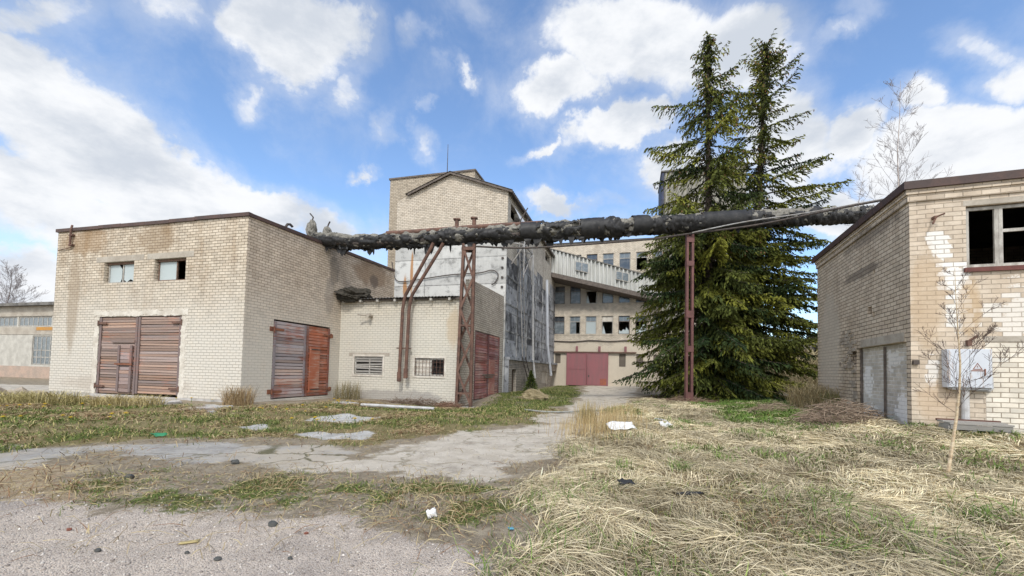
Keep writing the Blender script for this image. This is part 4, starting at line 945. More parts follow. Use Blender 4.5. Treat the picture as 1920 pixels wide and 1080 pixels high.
def sub(name, sel):
    f = FQ[sel]; used = np.unique(f); rm = -np.ones(len(Vg), int); rm[used] = np.arange(len(used))
    o = mesh_from(name, Vg[used], rm[f], M['ground'], smooth=True)
    for nm, A in (('mA', A1), ('mB', A2), ('mC', A3)):
        a = o.data.color_attributes.new(nm, 'FLOAT_COLOR', 'POINT'); a.data.foreach_set('color', A[used].astype(np.float32).ravel())
    o['kind'] = 'structure'
sub('path', pm); sub('gravel_road', gm); sub('concrete_apron', apm); sub('ground', ~(pm | gm | apm))

# ------------------------------------------------------------------ grass
def _bl(n, p):
    a = n('VertexColor', {'layer_name': 'Col'}); n.put(p.inputs['Base Color'], a.outputs[0])
M['blade'] = material('blade', _bl, .75, .15)
def scatter(nmax, x0, x1, y0, y1, dens, seed, d0=5.0, pw=1.7):
    """points in a rectangle, thinned by distance from the near foreground and by a density field"""
    r = np.random.default_rng(seed)
    x = r.uniform(x0, x1, nmax); u = r.uniform(0, 1, nmax); y = y0*(y1/y0)**u       # more points nearer
    x = x*1.0
    k = np.minimum(1, (y/y0)*(d0/np.maximum(d0, np.hypot(x, y)))**pw)
    vis = np.abs(x) < y*1.32 + 1.2
    keep = (r.random(nmax) < k) & vis
    x, y = x[keep], y[keep]; keep = r.random(len(x)) < dens(x, y)
    return x[keep], y[keep], r
def blades(name, x, y, r, L, H, ang, wid, col, tipz, segs=4, kind='stuff', label=None, arc=1.0, zoff=0.0):
    n = len(x); z = gz(x, y) + zoff
    t = np.linspace(0, 1, segs+1)
    d = np.stack([np.cos(ang), np.sin(ang)], 1); side = np.stack([-d[:,1], d[:,0]], 1)
    cur = r.normal(0, .28, n)
    V = np.zeros((n, segs+1, 2, 3), np.float32); C = np.zeros((n, segs+1, 2, 3), np.float32)
    for i, tt in enumerate(t):
        f = tt**arc; prof = np.sin(math.pi*min(1, tt*.95)**.75) if True else 0
        px = x + d[:,0]*L*f + side[:,0]*cur*L*tt*tt; py = y + d[:,1]*L*f + side[:,1]*cur*L*tt*tt
        pz = z + H*prof*(1-tipz) + H*tipz*tt**.85 + .004
        w_ = wid*(1-tt**2.2*.9)*.5
        for s_, sg in enumerate((-1, 1)):
            V[:,i,s_,0] = px + sg*side[:,0]*w_; V[:,i,s_,1] = py + sg*side[:,1]*w_; V[:,i,s_,2] = pz + sg*w_*.5*np.sign(cur)
            C[:,i,s_,:] = col
    base = (np.arange(n)*(segs+1)*2)[:,None]; fs = []
    for i in range(segs):
        fs.append(base + np.array([2*i, 2*i+1, 2*i+3, 2*i+2])[None,:])
    F = np.concatenate(fs, 0)
    o = mesh_from(name, V.reshape(-1,3), F, M['blade'], cols=C.reshape(-1,3), smooth=True)
    o['kind'] = kind
    if label: o['label'] = label
    return o
def colmix(r, n, a, b, sd=.12):
    t = r.random((n,1)); c = np.array(a)*(1-t)+np.array(b)*t
    return c*(1+r.normal(0, sd, (n,1)))
def needles(x, y): return np.minimum(sstep(np.hypot(x-11.75,y-25.5),2.2,4.4), sstep(np.hypot(x-15,y-26.8),2.2,4.4))
def hide(x, y): # keep blades out of the buildings
    m_ = np.ones(len(x), bool)
    for root, x0, x1, y0, y1 in ((ga,-GW,0,0,GD),(an,-.2,7.0,0,8),(si,-SW,.35,0,SL),(ho,0,8,0,8)):
        c, s = math.cos(root.rotation_euler.z), math.sin(root.rotation_euler.z); dx, dy = x-root.location.x, y-root.location.y
        a, b = c*dx+s*dy, -s*dx+c*dy; m_ &= ~((a > x0-.03) & (a < x1+.03) & (b > y0-.03) & (b < y1))
    return m_
# dead matted grass
dark = lambda x, y: sstep(fbm(x-20, y+60, .8, 3), .38, .5)
x, y, r = scatter(760000, -1.5, 20, 2.4, 27, lambda x, y: masks(x, y)['straw']*(.25+.75*dark(x,y))*(.35+.65*sstep(fbm(x-31, y+17, 1.5, 3), .3, .55))*np.where(masks(x,y)['green']>.45, .22, 1)*hide(x,y)*needles(x,y), 11)
n = len(x); flow = fbm(x, y, .45, 3)*4*math.pi + r.normal(0, .75, n)
far = np.clip(np.hypot(x,y)/6, 1, 3)
pale = sstep(fbm(x+5, y-9, .7, 4), .35, .65)[:,None]
col = colmix(r, n, (.51,.425,.26), (.71,.62,.43), .12)*(.72+.36*pale) ; clm = sstep(fbm(x-31, y+17, 1.5, 3), .36, .6); col = col*(.86+.27*clm[:,None]); br_ = r.random((n,1)) < .10; col = np.where(br_, col*np.array([.55,.5,.45]), col); gy_ = r.random((n,1)) < .12; col = np.where(gy_, col*np.array([.72,.72,.78])*.8, col)
hb = np.where(r.random(n) < .07, 1.9, 1.0)
blades('dead_grass', x, y, r, r.uniform(.12,.58,n)*np.where(hb>1,.7,1)*(.6+.6*clm), r.uniform(.02,.105,n)*hb, flow, r.lognormal(-5.58,.42,n)*np.clip(far,1,2.3), np.clip(col,.02,.85), np.where(hb>1,.55,.12), 4, label='long pale matted dead grass')
# fresh green blades coming through
def gdens(x, y):
    m_ = masks(x, y); return np.clip(m_['green']*.95 + m_['straw']*.30*sstep(fbm(x+77,y,1.2,4),.45,.6) + m_['weeds']*.12 + m_['midgrass']*.30*sstep(fbm(x+3,y+5,1.9,4),.4,.6), 0, 1)*(1-.8*m_['path'])*(1-.9*m_['slab'])*(1-.8*m_['gravel'])*hide(x,y)
x, y, r = scatter(620000, -26, 20, 2.6, 46, gdens, 12, 5.5, 1.3)
n = len(x); far = np.clip(np.hypot(x,y)/7, 1, 2.4); big = r.random(n) < .1
col = colmix(r, n, (.06,.095,.02), (.15,.185,.05), .15); yl = (r.random((n,1)) < .22); col = np.where(yl, colmix(r, n, (.30,.26,.09), (.46,.38,.19)), col)
hh = r.uniform(.025,.09,n)*np.where(masks(x,y)['midgrass']>.35, .5, 1.15)
blades('green_grass', x, y, r, r.uniform(.03,.13,n), hh*np.where(big,1.5,1), r.uniform(0,6.28,n), r.uniform(.005,.009,n)*far, np.clip(col,.01,.7), .8, 3, label='short fresh green grass')
# taller green tufts pushing through the dead grass
cl = np.random.default_rng(21); tc_ = cl.uniform(0,1,(170,2)); tx = -0.2+tc_[:,0]*15; ty = 2.6*(9)**tc_[:,1]
okk = (masks(tx,ty)['straw']>.4) & (np.abs(tx) < ty*1.3) & hide(tx,ty); tx, ty = tx[okk], ty[okk]
k = cl.integers(0, len(tx), 6000); sp_ = cl.uniform(.08,.34,len(tx))[k]; x = tx[k]+cl.normal(0,1,6000)*sp_; y = ty[k]+cl.normal(0,1,6000)*sp_; n = 6000; far = np.clip(np.hypot(x,y)/6,1,3)
blades('green_tufts', x, y, cl, cl.uniform(.05,.28,n), cl.uniform(.07,.24,n), cl.uniform(0,6.28,n), cl.uniform(.004,.009,n)*far, np.clip(colmix(cl,n,(.06,.12,.025),(.20,.26,.07),.15),.01,.6), .75, 4, label='green grass tufts among the dead grass')
x, y, r = scatter(160000, 4, 18, 8, 27, lambda x, y: sstep(polysd(x, y, POLY['greenR'])+(fbm(x,y,1.1,4)-.5)*2.2, -.3, .5)*hide(x,y)*.8*sstep(fbm(x+7,y,1.7,3),.3,.5), 15, 12, 1.0)
n = len(x); far = np.clip(np.hypot(x,y)/6,1,3)
blades('fresh_grass', x, y, r, r.uniform(.04,.16,n), r.uniform(.07,.19,n), r.uniform(0,6.28,n), r.uniform(.004,.008,n)*far, np.clip(colmix(r,n,(.07,.13,.025),(.17,.25,.06),.15),.01,.6), .8, 3, label='bright fresh grass before the spruces')
# brownish weeds on the left verge and thin dry tufts
def wdens(x, y):
    m_ = masks(x, y); return np.clip(m_['weeds']*(.05+.95*sstep(fbm(x+31,y+8,.8,4),.46,.62)) + m_['midgrass']*.16 + .13*(np.hypot(x,y)<11), 0, 1)*(1-.9*m_['path'])*(1-.95*m_['slab'])*(1-.9*m_['apron'])*(1-.8*m_['gravel'])*hide(x,y)
x, y, r = scatter(380000, -30, 4, 3.4, 24, wdens, 13, 6, 1.2)
n = len(x); far = np.clip(np.hypot(x,y)/7, 1, 2.4); tuft = sstep(fbm(x+60,y+3,1.0,3),.45,.62)
col = colmix(r, n, (.22,.165,.09), (.45,.37,.21), .15); rd = r.random((n,1)) < .25; col = np.where(rd, colmix(r, n, (.16,.09,.05), (.26,.15,.08)), col)
blades('dry_weeds', x, y, r, r.uniform(.06,.28,n)*(.5+.8*tuft), r.uniform(.02,.07,n)*(.5+1.3*tuft), r.uniform(0,6.28,n), r.uniform(.004,.008,n)*far, np.clip(col,.02,.8), .4, 3, label='short brownish dry weeds')
# reddish taller dry stems beside the track
tp = np.array([(2.2,11.6),(3.0,13.6),(2.6,12.3),(1.9,10.9),(3.6,15.0),(3.3,12.6),(2.0,10.2),(4.0,16.2),(2.9,11.2)])
r = np.random.default_rng(5); k = r.integers(0, len(tp), 1900); x = tp[k,0]+r.normal(0,.42,1900); y = tp[k,1]+r.normal(0,.7,1900); n = 1900
col = colmix(r, n, (.30,.20,.09), (.50,.40,.22), .15)
blades('dry_reeds', x, y, r, r.uniform(.02,.16,n), r.uniform(.12,.58,n), r.uniform(0,6.28,n), r.uniform(.006,.010,n), col, .95, 3, label='tall rusty brown dry stems along the track edge')
# small stones of the gravel
x, y, r = scatter(60000, -14, 5, 2.9, 14, lambda x, y: np.clip(masks(x,y)['gravel']*.8+masks(x,y)['dirt']*.4+masks(x,y)['midgrass']*.2+masks(x,y)['path']*.25+masks(x,y)['apron']*.15,0,1), 14, 4.5, 1.5)
n = len(x); s_ = np.minimum(r.lognormal(-5.2, .62, n), .017); z = gz(x, y); oct_ = np.array([(1,0,0),(0,1,0),(-1,0,0),(0,-1,0),(0,0,.7),(0,0,-.7)], np.float32)
of = np.array([(0,1,4),(1,2,4),(2,3,4),(3,0,4),(1,0,5),(2,1,5),(3,2,5),(0,3,5)])
Vp = (oct_[None]*(s_[:,None,None])*r.uniform(.6,1.4,(n,6,3))); Vp[:,:,0] += x[:,None]; Vp[:,:,1] += y[:,None]; Vp[:,:,2] += (z+s_*.2)[:,None]
cp = np.repeat(colmix(r, n, (.26,.225,.20), (.58,.54,.49), .15)[:,None,:], 6, 1)
o = mesh_from('gravel_stones', Vp.reshape(-1,3), (of[None]+(np.arange(n)*6)[:,None,None]).reshape(-1,3), M['blade'], cols=np.clip(cp.reshape(-1,3),.03,.75)); o['kind'] = 'stuff'; o['label'] = 'loose gravel stones on the road'

# ================================================================== overhead heating pipe
PC = [(-10.15,21.6,8.1),(-8.2,21.45,7.92),(-5.0,21.05,8.02),(-2.2,20.75,8.2),(.9,20.7,8.42),(3.5,20.7,8.62),(6.2,20.95,8.93),(8.7,21.2,9.22),(11.8,21.45,9.56),(14.1,21.6,9.78),(16.6,21.8,10.0),(19.0,22.0,10.2),(24,22.4,10.6)]
def pc(t):
    k = min(int(t*(len(PC)-1)), len(PC)-2); f = t*(len(PC)-1)-k
    return Vector(PC[k]).lerp(Vector(PC[k+1]), f)
NT_ = 900; NP_ = 40
ts = np.linspace(0, 1, NT_); cen = np.array([pc(t) for t in ts]); ax = np.gradient(cen, axis=0); ax /= np.linalg.norm(ax, axis=1)[:,None]
sidev = np.cross(ax, [0,0,1]); sidev /= np.linalg.norm(sidev, axis=1)[:,None]; upv = np.cross(sidev, ax)   # sidev points to the camera side (-y)
def ring(rad_fn, phis):
    ph = np.asarray(phis); TT, PP = np.meshgrid(np.arange(len(ts)), ph, indexing='ij')
    rad = rad_fn(cen[TT,0], PP)
    return cen[TT] + (sidev[TT]*np.cos(PP)[...,None] + upv[TT]*np.sin(PP)[...,None])*rad[...,None]
def gridfaces(a, b, wrap):
    i, j = np.meshgrid(np.arange(a-1), np.arange(b if wrap else b-1), indexing='ij'); j2 = (j+1) % b
    return np.stack([i*b+j, (i+1)*b+j, (i+1)*b+j2, i*b+j2], -1).reshape(-1,4)
R0 = lambda x: np.interp(x, [-10,-6,0,5,8,12,24], [.34,.35,.39,.45,.41,.41,.43])
smooth_sec = lambda x: np.maximum.reduce([sstep(x,a-.15,a+.1)*(1-sstep(x,b-.1,b+.15)) for a,b in ((.3,1.0),(3.2,4.3),(5.8,6.6),(9.4,11.6))])
phi = np.linspace(0, 2*math.pi, NP_, endpoint=False)
pr = empty('heating_pipe', PC[0], 0, 'long overhead heating pipe in torn black felt and grey wool crossing the yard', 'pipe')
def rel(V): V = V.reshape(-1,3).copy(); V -= np.array(PC[0]); return V
wool = ring(lambda x, p: R0(x)*(.93+ (fbm(x*2.2+np.cos(p)*1.1, np.sin(p)*1.3+7, 2.0, 5)-.5)*.95*(1-.85*smooth_sec(x))), phi)
M['wool'] = plain('wool', (.27,.255,.225), (.12,.115,.10), 6, 1.0, b=1.2, lo=.3, hi=.7)
M['felt'] = plain('felt', (.012,.012,.013), (.03,.029,.029), 3, .55, b=.6, spec=.35)
mesh_from('insulation', rel(wool), gridfaces(NT_, NP_, True), M['wool'], pr, smooth=False)
felt = ring(lambda x, p: R0(x)*(1.06 + (fbm(x*1.5+np.cos(p)*.8, np.sin(p)*.9+p*.2+30, 1.6, 4)-.5)*.34*(1-.85*smooth_sec(x)) + (fbm(x*5+np.cos(p)*2, p*1.5+60, 1.6, 3)-.5)*.32*(1-.8*smooth_sec(x))), phi)
Ff = gridfaces(NT_, NP_, True)
fx = rel(felt)[:,0][Ff].mean(1)+PC[0][0]; fp = phi[(np.arange(len(Ff)) % NP_)]
up_amt = np.sin(fp)           # 1 on top
tear = fbm(fx*1.6, fp*1.2+3, 1.4, 4)
topq = np.interp(fx, [-10,-3,1,24], [.12,.30,.42,.36])+ (fbm(fx*1.6, fx*0+4, .9, 4)-.5)*2.0
keep = ((up_amt < topq) & (tear < .64)) | (smooth_sec(fx) > .5)
fo = mesh_from('felt_wrap', rel(felt), Ff[keep], M['felt'], pr, smooth=False)
sm = fo.modifiers.new('thick', 'SOLIDIFY'); sm.thickness = .03; sm.offset = 1
mb = MB(Matrix.Translation(-Vector(PC[0]))); rr = random.Random(12)
for k in range(230):
    t = rr.choice([rr.uniform(.005,.66), rr.choice([.06,.10,.17,.19,.26,.30,.37,.41])+rr.gauss(0,.008)]); p = pc(t); rad = float(R0(np.array([p.x]))[0])
    a = rr.uniform(-2.3,-1.0); L = rr.uniform(.05,.2) if rr.random() < .72 else rr.uniform(.25,.55); wv = rr.uniform(.06,.28)
    if p.x > 4.6: L *= .55
    q = Vector((p.x, p.y - math.cos(a)*rad*1.04, p.z + math.sin(a)*rad*1.04)); j = lambda s: rr.uniform(-s,s)
    mb.face([q+Vector((-wv,j(.03),.12)), q+Vector((-wv*.6,j(.06),-L*rr.uniform(.3,.8))), q+Vector((j(.05),j(.08),-L)), q+Vector((wv*.55,j(.06),-L*rr.uniform(.2,.8))), q+Vector((wv,j(.03),.12))])
fl = mb.build('felt_flap', M['felt'], pr); fl['kind'] = 'stuff'
mb = MB(Matrix.Translation(-Vector(PC[0]))); pts = [pc(t)+Vector((0,-.12,float(R0(np.array([pc(t).x]))[0])*.86)) for t in np.linspace(.13,.345,12)]; mb.tube(pts, .12, 10)
mb.build('bare_pipe', M['rust'], pr); mb = MB(Matrix.Translation(-Vector(PC[0])))
pts = [pc(t)+Vector((0,-.22,-float(R0(np.array([pc(t).x]))[0])*.45)) for t in np.linspace(.05,.36,14)]; mb.tube(pts, .12, 10)
mb.build('bare_pipe', M['dark_metal'], pr)
for xq in (3.1,3.55,4.0,4.45,9.35,9.9,10.4,10.95,11.5,12.0,12.5,.4,.9):
    k = int(np.argmin(np.abs(cen[:,0]-xq))); rad = float(R0(np.array([xq]))[0])*1.12
    rg = [[Vector(cen[k]) + (Vector(sidev[k])*math.cos(p_)+Vector(upv[k])*math.sin(p_))*rad + Vector(ax[k])*s_ for p_ in phi[::2]] for s_ in (-.02,.02)]
    mb = MB(Matrix.Translation(-Vector(PC[0])))
    for i in range(len(rg[0])): i2=(i+1)%len(rg[0]); mb.face([rg[0][i],rg[0][i2],rg[1][i2],rg[1][i]])
    mb.build('strap', M['dark_metal'], pr)
for (dx, dy, h, r_) in ((-.2,-.1,.88,.26),(.55,0,.62,.20)):
    rs = clump('insulated_riser', (dx,dy,h*.45), r_, r_, h*.55, M['wool'], int(h*100), pr, 4, .28)
    mb = MB(); mb.tube([(0,0,h*.5),(.05,0,h*.75),(-.1 if dx<0 else .14,-.05,h*.95)], .035, 6); p_ = mb.build('bent_wire', M['dark_metal'], rs)
for dx in (6.15, 7.05):
    mb = MB(); p = pc(.23 if dx < 7 else .255)-Vector(PC[0]); mb.tube([(p.x,p.y,p.z+.35),(p.x,p.y,p.z+.78)], .10, 8); mb.box(p.x-.17,p.x+.17,p.y-.12,p.y+.12,p.z+.78,p.z+.84); mb.build('valve_stub', M['rust'], pr)
# lattice post
lp = empty('lattice_post', (-2.28, 20.75, -.3), 0, 'rusty lattice steel post in front of the annex corner carrying the pipe', 'post')
mb = MB(); b = [(-.36,-.2),(.32,-.2),(.32,.22),(-.36,.22)]; t = [(-.22,-.16),(.30,-.16),(.30,.18),(-.22,.18)]; HH = 8.0
cor = lambda i, f: Vector((b[i][0]+(t[i][0]-b[i][0])*f, b[i][1]+(t[i][1]-b[i][1])*f, HH*f))
for i in range(4): mb.bar(cor(i,0), cor(i,1), .11)
mb.build('leg', M['rust'], lp)
mb = MB()
for k, f in enumerate((.09,.5,.97)):
    for i in range(4): mb.bar(cor(i,f), cor((i+1)%4,f), .09 if f<.9 else .16)
for k in range(5):
    f0, f1 = .03+.19*k, .03+.19*(k+1)
    for i in (0,2):
        a, b_ = (i,(i+1)%4) if k % 2 else ((i+1)%4, i); mb.bar(cor(a,f0), cor(b_,f1), .105)
    for i in (1,3): mb.bar(cor(i,f0), cor((i+1)%4,f1), .09)
mb.build('bracing', M['rust'], lp)
mb = MB(); mb.box(-.5,.5,-.35,.35,-.2,.06); mb.build('footing', M['slab_concrete'], lp)
# single steel post of two channels
sp = empty('steel_post', (8.86, 21.2, -.2), 0, 'slim dark red steel post of two channels carrying the pipe before the spruces', 'post')
for sx in (-1, 1):
    mb = MB(T(-.06,0)); x = .13*sx; mb.box(x-.055,x+.055,-.09,.09,0,8.85); mb.build('channel', M['red_post'], sp)
mb = MB(T(-.06,0))
for z0, z1 in ((.1,.9),(2.9,3.2),(4.6,4.95),(7.2,7.45),(8.4,8.7)): mb.box(-.19,.19,-.11,-.09,z0,z1); mb.box(-.19,.19,.09,.11,z0,z1)
mb.build('batten_plate', M['red_post'], sp)
mb = MB(T(-.06,0)); mb.box(-.3,.3,-.3,.3,-.2,.25); mb.build('footing', M['rubble'], sp)
# two rusty pipes bending down from the heating pipe to the annex wall
o_ = []
for k, (x0, x1) in enumerate((( -3.98,-5.55),(-3.5,-5.2))):
    y0, y1 = 20.7, 21.72-.0
    yb_ = 21.95 - (x1+5.8)*.28 - .33
    p = [(x0,y0,7.75),(x0*.93+x1*.07,y0+.05,7.5),(x1*.95+x0*.05,yb_-.05,5.25),(x1,yb_,4.9),(x1-.05,yb_,4.5),(x1-.12,yb_,.88 if k == 0 else 1.05)]
    mb = MB(); mb.tube(p, .085, 9); mb.tube([Vector(p[-1])+Vector((0,0,.02)), Vector(p[-1])+Vector((0,0,.5))], .11, 9)
    mb.box(p[-1][0]-.2,p[-1][0]+.2,yb_+.07,yb_+.2,2.55,2.6)
    tag(mb.build('drain_pipe', M['rust'], smooth=False), ['rusty bent pipe nearer the garage hanging before the annex wall','rusty bent pipe nearer the barred window hanging before the annex wall'][k], 'pipe', 'bent pipes before the annex')
cable('power_cable', [(-1.9,20.5,7.55),(.5,20.4,7.5),(3.5,20.4,7.75),(6.5,20.7,8.15),(8.8,21.0,8.6),(11.5,20.0,8.75),(14.0,18.6,9.0),(15.6,17.6,9.1),(18.5,16.5,9.4)], .045, M['dark_metal'], 'black cable hung under the heating pipe from post to post')
cable('power_cable', [(8.8,20.95,8.62),(11.0,20.2,8.95),(13.2,19.2,9.05),(15.6,17.8,9.2),(18.5,16.8,9.5)], .03, M['grey_metal'], 'thin grey cable from the slim post up to the right hand roof')
# ================================================================== trees
def _fol(n, p):
    a = n('VertexColor', {'layer_name': 'Col'}); n.put(p.inputs['Base Color'], a.outputs[0])
M['foliage'] = material('foliage', _fol, .8, .15)
M['spruce_bark'] = plain('spruce_bark', (.13,.10,.08), (.075,.06,.05), 5, .95, b=.8)
def quads_mesh(name, C, D, S, cols, mat, parent=None, kind=None):
    """leaf-like quads: centre C, half length vector D, half width vector S (pointed)"""
    n = len(C); V = np.stack([C-D, C+S*1.0-D*.1, C+D, C-S*1.0-D*.1], 1).reshape(-1,3)
    F = np.arange(n*4).reshape(n,4)
    o = mesh_from(name, V, F, mat, parent, cols=np.repeat(cols, 4, 0))
    if kind: o['kind'] = kind
    return o
def spruce(loc_, top, prof, bias, seed, label, low=.5, dens=1.0, hk=1.0, up=0.0):
    r = np.random.default_rng(seed); root = empty('spruce_tree', loc_, 0, label, 'tree', 'two tall spruces by the slim steel post')
    top = np.array(top)-np.array(loc_); Hh = top[2]
    tr = lambda h: np.array([top[0]*(h/Hh)**1.15, top[1]*(h/Hh), h])
    mb = MB(); hs = np.linspace(-.4, Hh, 16); mb.tube([tuple(tr(max(h,0))+np.array([0,0,min(h,0)])) for h in hs], [.30*(1-max(h,0)/Hh)**.85+.02+(.08 if h<.3 else 0) for h in hs], 9)
    Cs, Ds, Ss, Ks = [], [], [], []; CC, CD = [], []
    h = low
    while h < Hh-.25:
        f = h/Hh; nb = int(r.integers(6,9) if f < .5 else r.integers(4,7))
        a0 = r.uniform(0, 6.28)
        for k in range(nb):
            az = a0 + k*6.283/nb + r.normal(0,.25); L = prof(f)*(r.uniform(.62,1.12) if f < .5 else r.uniform(.45,1.18))*(1+bias*math.cos(az-math.pi))
            if r.random() < (.10 if f < .45 else .2): continue
            if r.random() < .08: L *= 1.25
            if L < .15: L = .15
            hh = min(Hh-.1, h + r.uniform(-.3,.3)); p0 = tr(hh)
            sl = (.65 if f > .9 else .30 if f > .75 else .08 if f > .45 else -.12) + up + r.normal(0,.12); dr = .48 if f < .8 else .22
            dirh = np.array([math.cos(az), math.sin(az), 0]); perp = np.array([-dirh[1], dirh[0], 0])
            def pt(t): return p0 + dirh*L*t + np.array([0,0,L*(sl*t - dr*t*t + .30*t**3)])
            pts = [pt(t) for t in np.linspace(0,1,6)]
            mb.tube([tuple(q) for q in pts], [max(.008,.022*L**.6*(1-.85*t)) for t in np.linspace(0,1,6)], 4, cap=False)
            tone = np.clip(r.normal(.48,.36),0,1.15); bright = np.array([.125,.13,.022])*tone + np.array([.020,.036,.013])*(1-tone)
            nn = max(4, int(L/.15*dens)); tvals = np.linspace(.10 if f > .7 else .16, 1.0, nn)
            for t in tvals:
                q = pt(t)
                for s_ in ((-1,1) if t < .97 else (0,)):
                    lt = (.16+.34*L*(1-t)*r.uniform(.5,1.0)+.10) if s_ else .2
                    lt = min(lt, .95)
                    d0 = dirh*.75 + perp*s_*r.uniform(.5,.95); d0 /= np.linalg.norm(d0)
                    m_ = max(3, int(lt/.075))
                    u_ = (np.arange(m_)+.5)/m_
                    hang = r.uniform(.35,1.25)*lt*hk
                    c = q + d0[None]*(lt*u_)[:,None]; c[:,2] -= hang*u_**1.5; c += r.normal(0,.03,(m_,3))
                    tang = np.repeat(d0[None],m_,0)*1.0; tang[:,2] -= hang/lt*1.4*u_**.5; tang += r.normal(0,.38,(m_,3)); tang /= np.linalg.norm(tang,axis=1)[:,None]
                    sd = np.cross(tang, r.normal(0,1,(m_,3))); sd /= np.linalg.norm(sd,axis=1)[:,None]
                    ln = r.uniform(.09,.17,m_); Cs.append(c); Ds.append(tang*ln[:,None]); Ss.append(sd*r.uniform(.03,.055,m_)[:,None])
                    kk = bright[None]*r.uniform(.65,1.4,(m_,1)); tip = (u_[:,None] > .6); kk = np.where(tip, kk*1.2+np.array([.012,.010,0]), kk); Ks.append(kk)
                    if f > .42 and t > .45 and r.random() < (.07 + .75*max(0,f-.5)):
                        CC.append(c[-1]+np.array([0,0,-.08])); CD.append(np.array([r.normal(0,.02),r.normal(0,.02),.075]))
        h += (.35 if f < .5 else .72 if f < .9 else .4)*r.uniform(.75,1.25)
    for hh in np.arange(low+.3, Hh-.1, .085):
        f = hh/Hh
        for q_ in range(4):
            az = r.uniform(0,6.28); L = r.uniform(.25,.85)*(1.0 if f < .6 else .62); m_ = 6; u_ = (np.arange(m_)+.5)/m_; dirh = np.array([math.cos(az), math.sin(az), 0])
            c = tr(hh)[None]+dirh[None]*(L*u_)[:,None]; c[:,2] -= L*.8*u_**1.4; c += r.normal(0,.04,(m_,3)); tg = np.repeat(dirh[None],m_,0); tg[:,2] -= 1.0; tg += r.normal(0,.4,(m_,3)); tg /= np.linalg.norm(tg,axis=1)[:,None]
            sd = np.cross(tg, r.normal(0,1,(m_,3))); sd /= np.linalg.norm(sd,axis=1)[:,None]; ton = r.random()
            Cs.append(c); Ds.append(tg*r.uniform(.09,.16,m_)[:,None]); Ss.append(sd*r.uniform(.03,.05,m_)[:,None]); Ks.append((np.array([.065,.07,.02])*ton+np.array([.022,.035,.014])*(1-ton))[None]*r.uniform(.6,1.3,(m_,1)))
            if f > .5 and r.random() < .16: CC.append(c[-1]+np.array([0,0,-.06])); CD.append(np.array([r.normal(0,.02),r.normal(0,.02),.08]))
    for q_ in range(46):
        hh = r.uniform(1.2, Hh*.8); az = r.uniform(0,6.28); L = r.uniform(.6,1.9); dirh = np.array([math.cos(az),math.sin(az),0]); p0 = tr(hh)
        mb.tube([tuple(p0), tuple(p0+dirh*L*.5+np.array([0,0,-.1*L])), tuple(p0+dirh*L+np.array([0,0,-.35*L+r.normal(0,.1)]))], [.02,.014,.006], 4, cap=False)
    o = mb.build('trunk', M['spruce_bark'], root, smooth=True)
    C = np.concatenate(Cs); quads_mesh('crown', C, np.concatenate(Ds), np.concatenate(Ss), np.concatenate(Ks), M['foliage'], root)
    if CC:
        CC = np.array(CC); CD = np.array(CD); n = len(CC); A = []
        for sx in (np.array([.036,0,0]), np.array([0,.036,0])): A.append((CC, CD, np.repeat(sx[None],n,0)))
        C = np.concatenate([a[0] for a in A]); D = np.concatenate([a[1] for a in A]); S = np.concatenate([a[2] for a in A])
        kk = np.array([.23,.125,.065])[None]*r.uniform(.5,1.3,(len(C),1)); quads_mesh('cones', C, D, S, kk, M['foliage'], root, 'stuff')
    print('spruce', len(np.concatenate(Cs)))
    return root
def pf(pts):
    a = np.array(pts); return lambda f: float(np.interp(f, a[:,0], a[:,1]))
spruce((11.75,25.5,.22), (11.63,25.5,22.5), pf([(0,2.8),(.06,3.7),(.2,4.3),(.32,4.6),(.45,4.1),(.55,3.8),(.68,3.3),(.78,2.7),(.88,1.7),(.95,.9),(1,.15)]), .07, 31, 'tall left spruce with sparse cone covered top next to the slim post', hk=1.1)
spruce((15.0,26.8,.2), (16.0,26.8,23.2), pf([(0,2.6),(.06,3.6),(.2,4.0),(.35,3.8),(.5,3.5),(.62,3.3),(.72,2.7),(.82,2.2),(.9,1.7),(.96,.85),(1,.15)]), -.12, 32, 'tall right spruce with dark dense crown nearer the brick building', hk=.7, up=.10)
# small spruce by the silo plinth
def small_spruce(loc_, H_, seed, label):
    r = np.random.default_rng(seed); root = empty('young_spruce', loc_, 0, label, 'tree'); mb = MB(); mb.tube([(0,0,-.1),(0,0,H_)], [.03,.008], 5); mb.build('trunk', M['spruce_bark'], root)
    n = 1500; f = r.random(n)**.8; az = r.uniform(0,6.28,n); rad = (1-f)*.75*np.sqrt(r.random(n))*r.uniform(.6,1.1,n)
    C = np.stack([np.cos(az)*rad, np.sin(az)*rad, f*H_*.96+.04 - rad*.15],1); D = np.stack([np.cos(az), np.sin(az), r.normal(.1,.4,n)],1)*.09; S = np.cross(D, r.normal(0,1,(n,3))); S /= np.linalg.norm(S,axis=1)[:,None]; S *= .025
    quads_mesh('crown', C, D, S, colmix(r,n,(.035,.06,.018),(.12,.14,.035)), M['foliage'], root)
p = loc(si, 1.1, 3.2, 0); small_spruce((p.x,p.y,gz1(p.x,p.y)), 1.55, 3, 'young bushy spruce growing at the silo plinth')
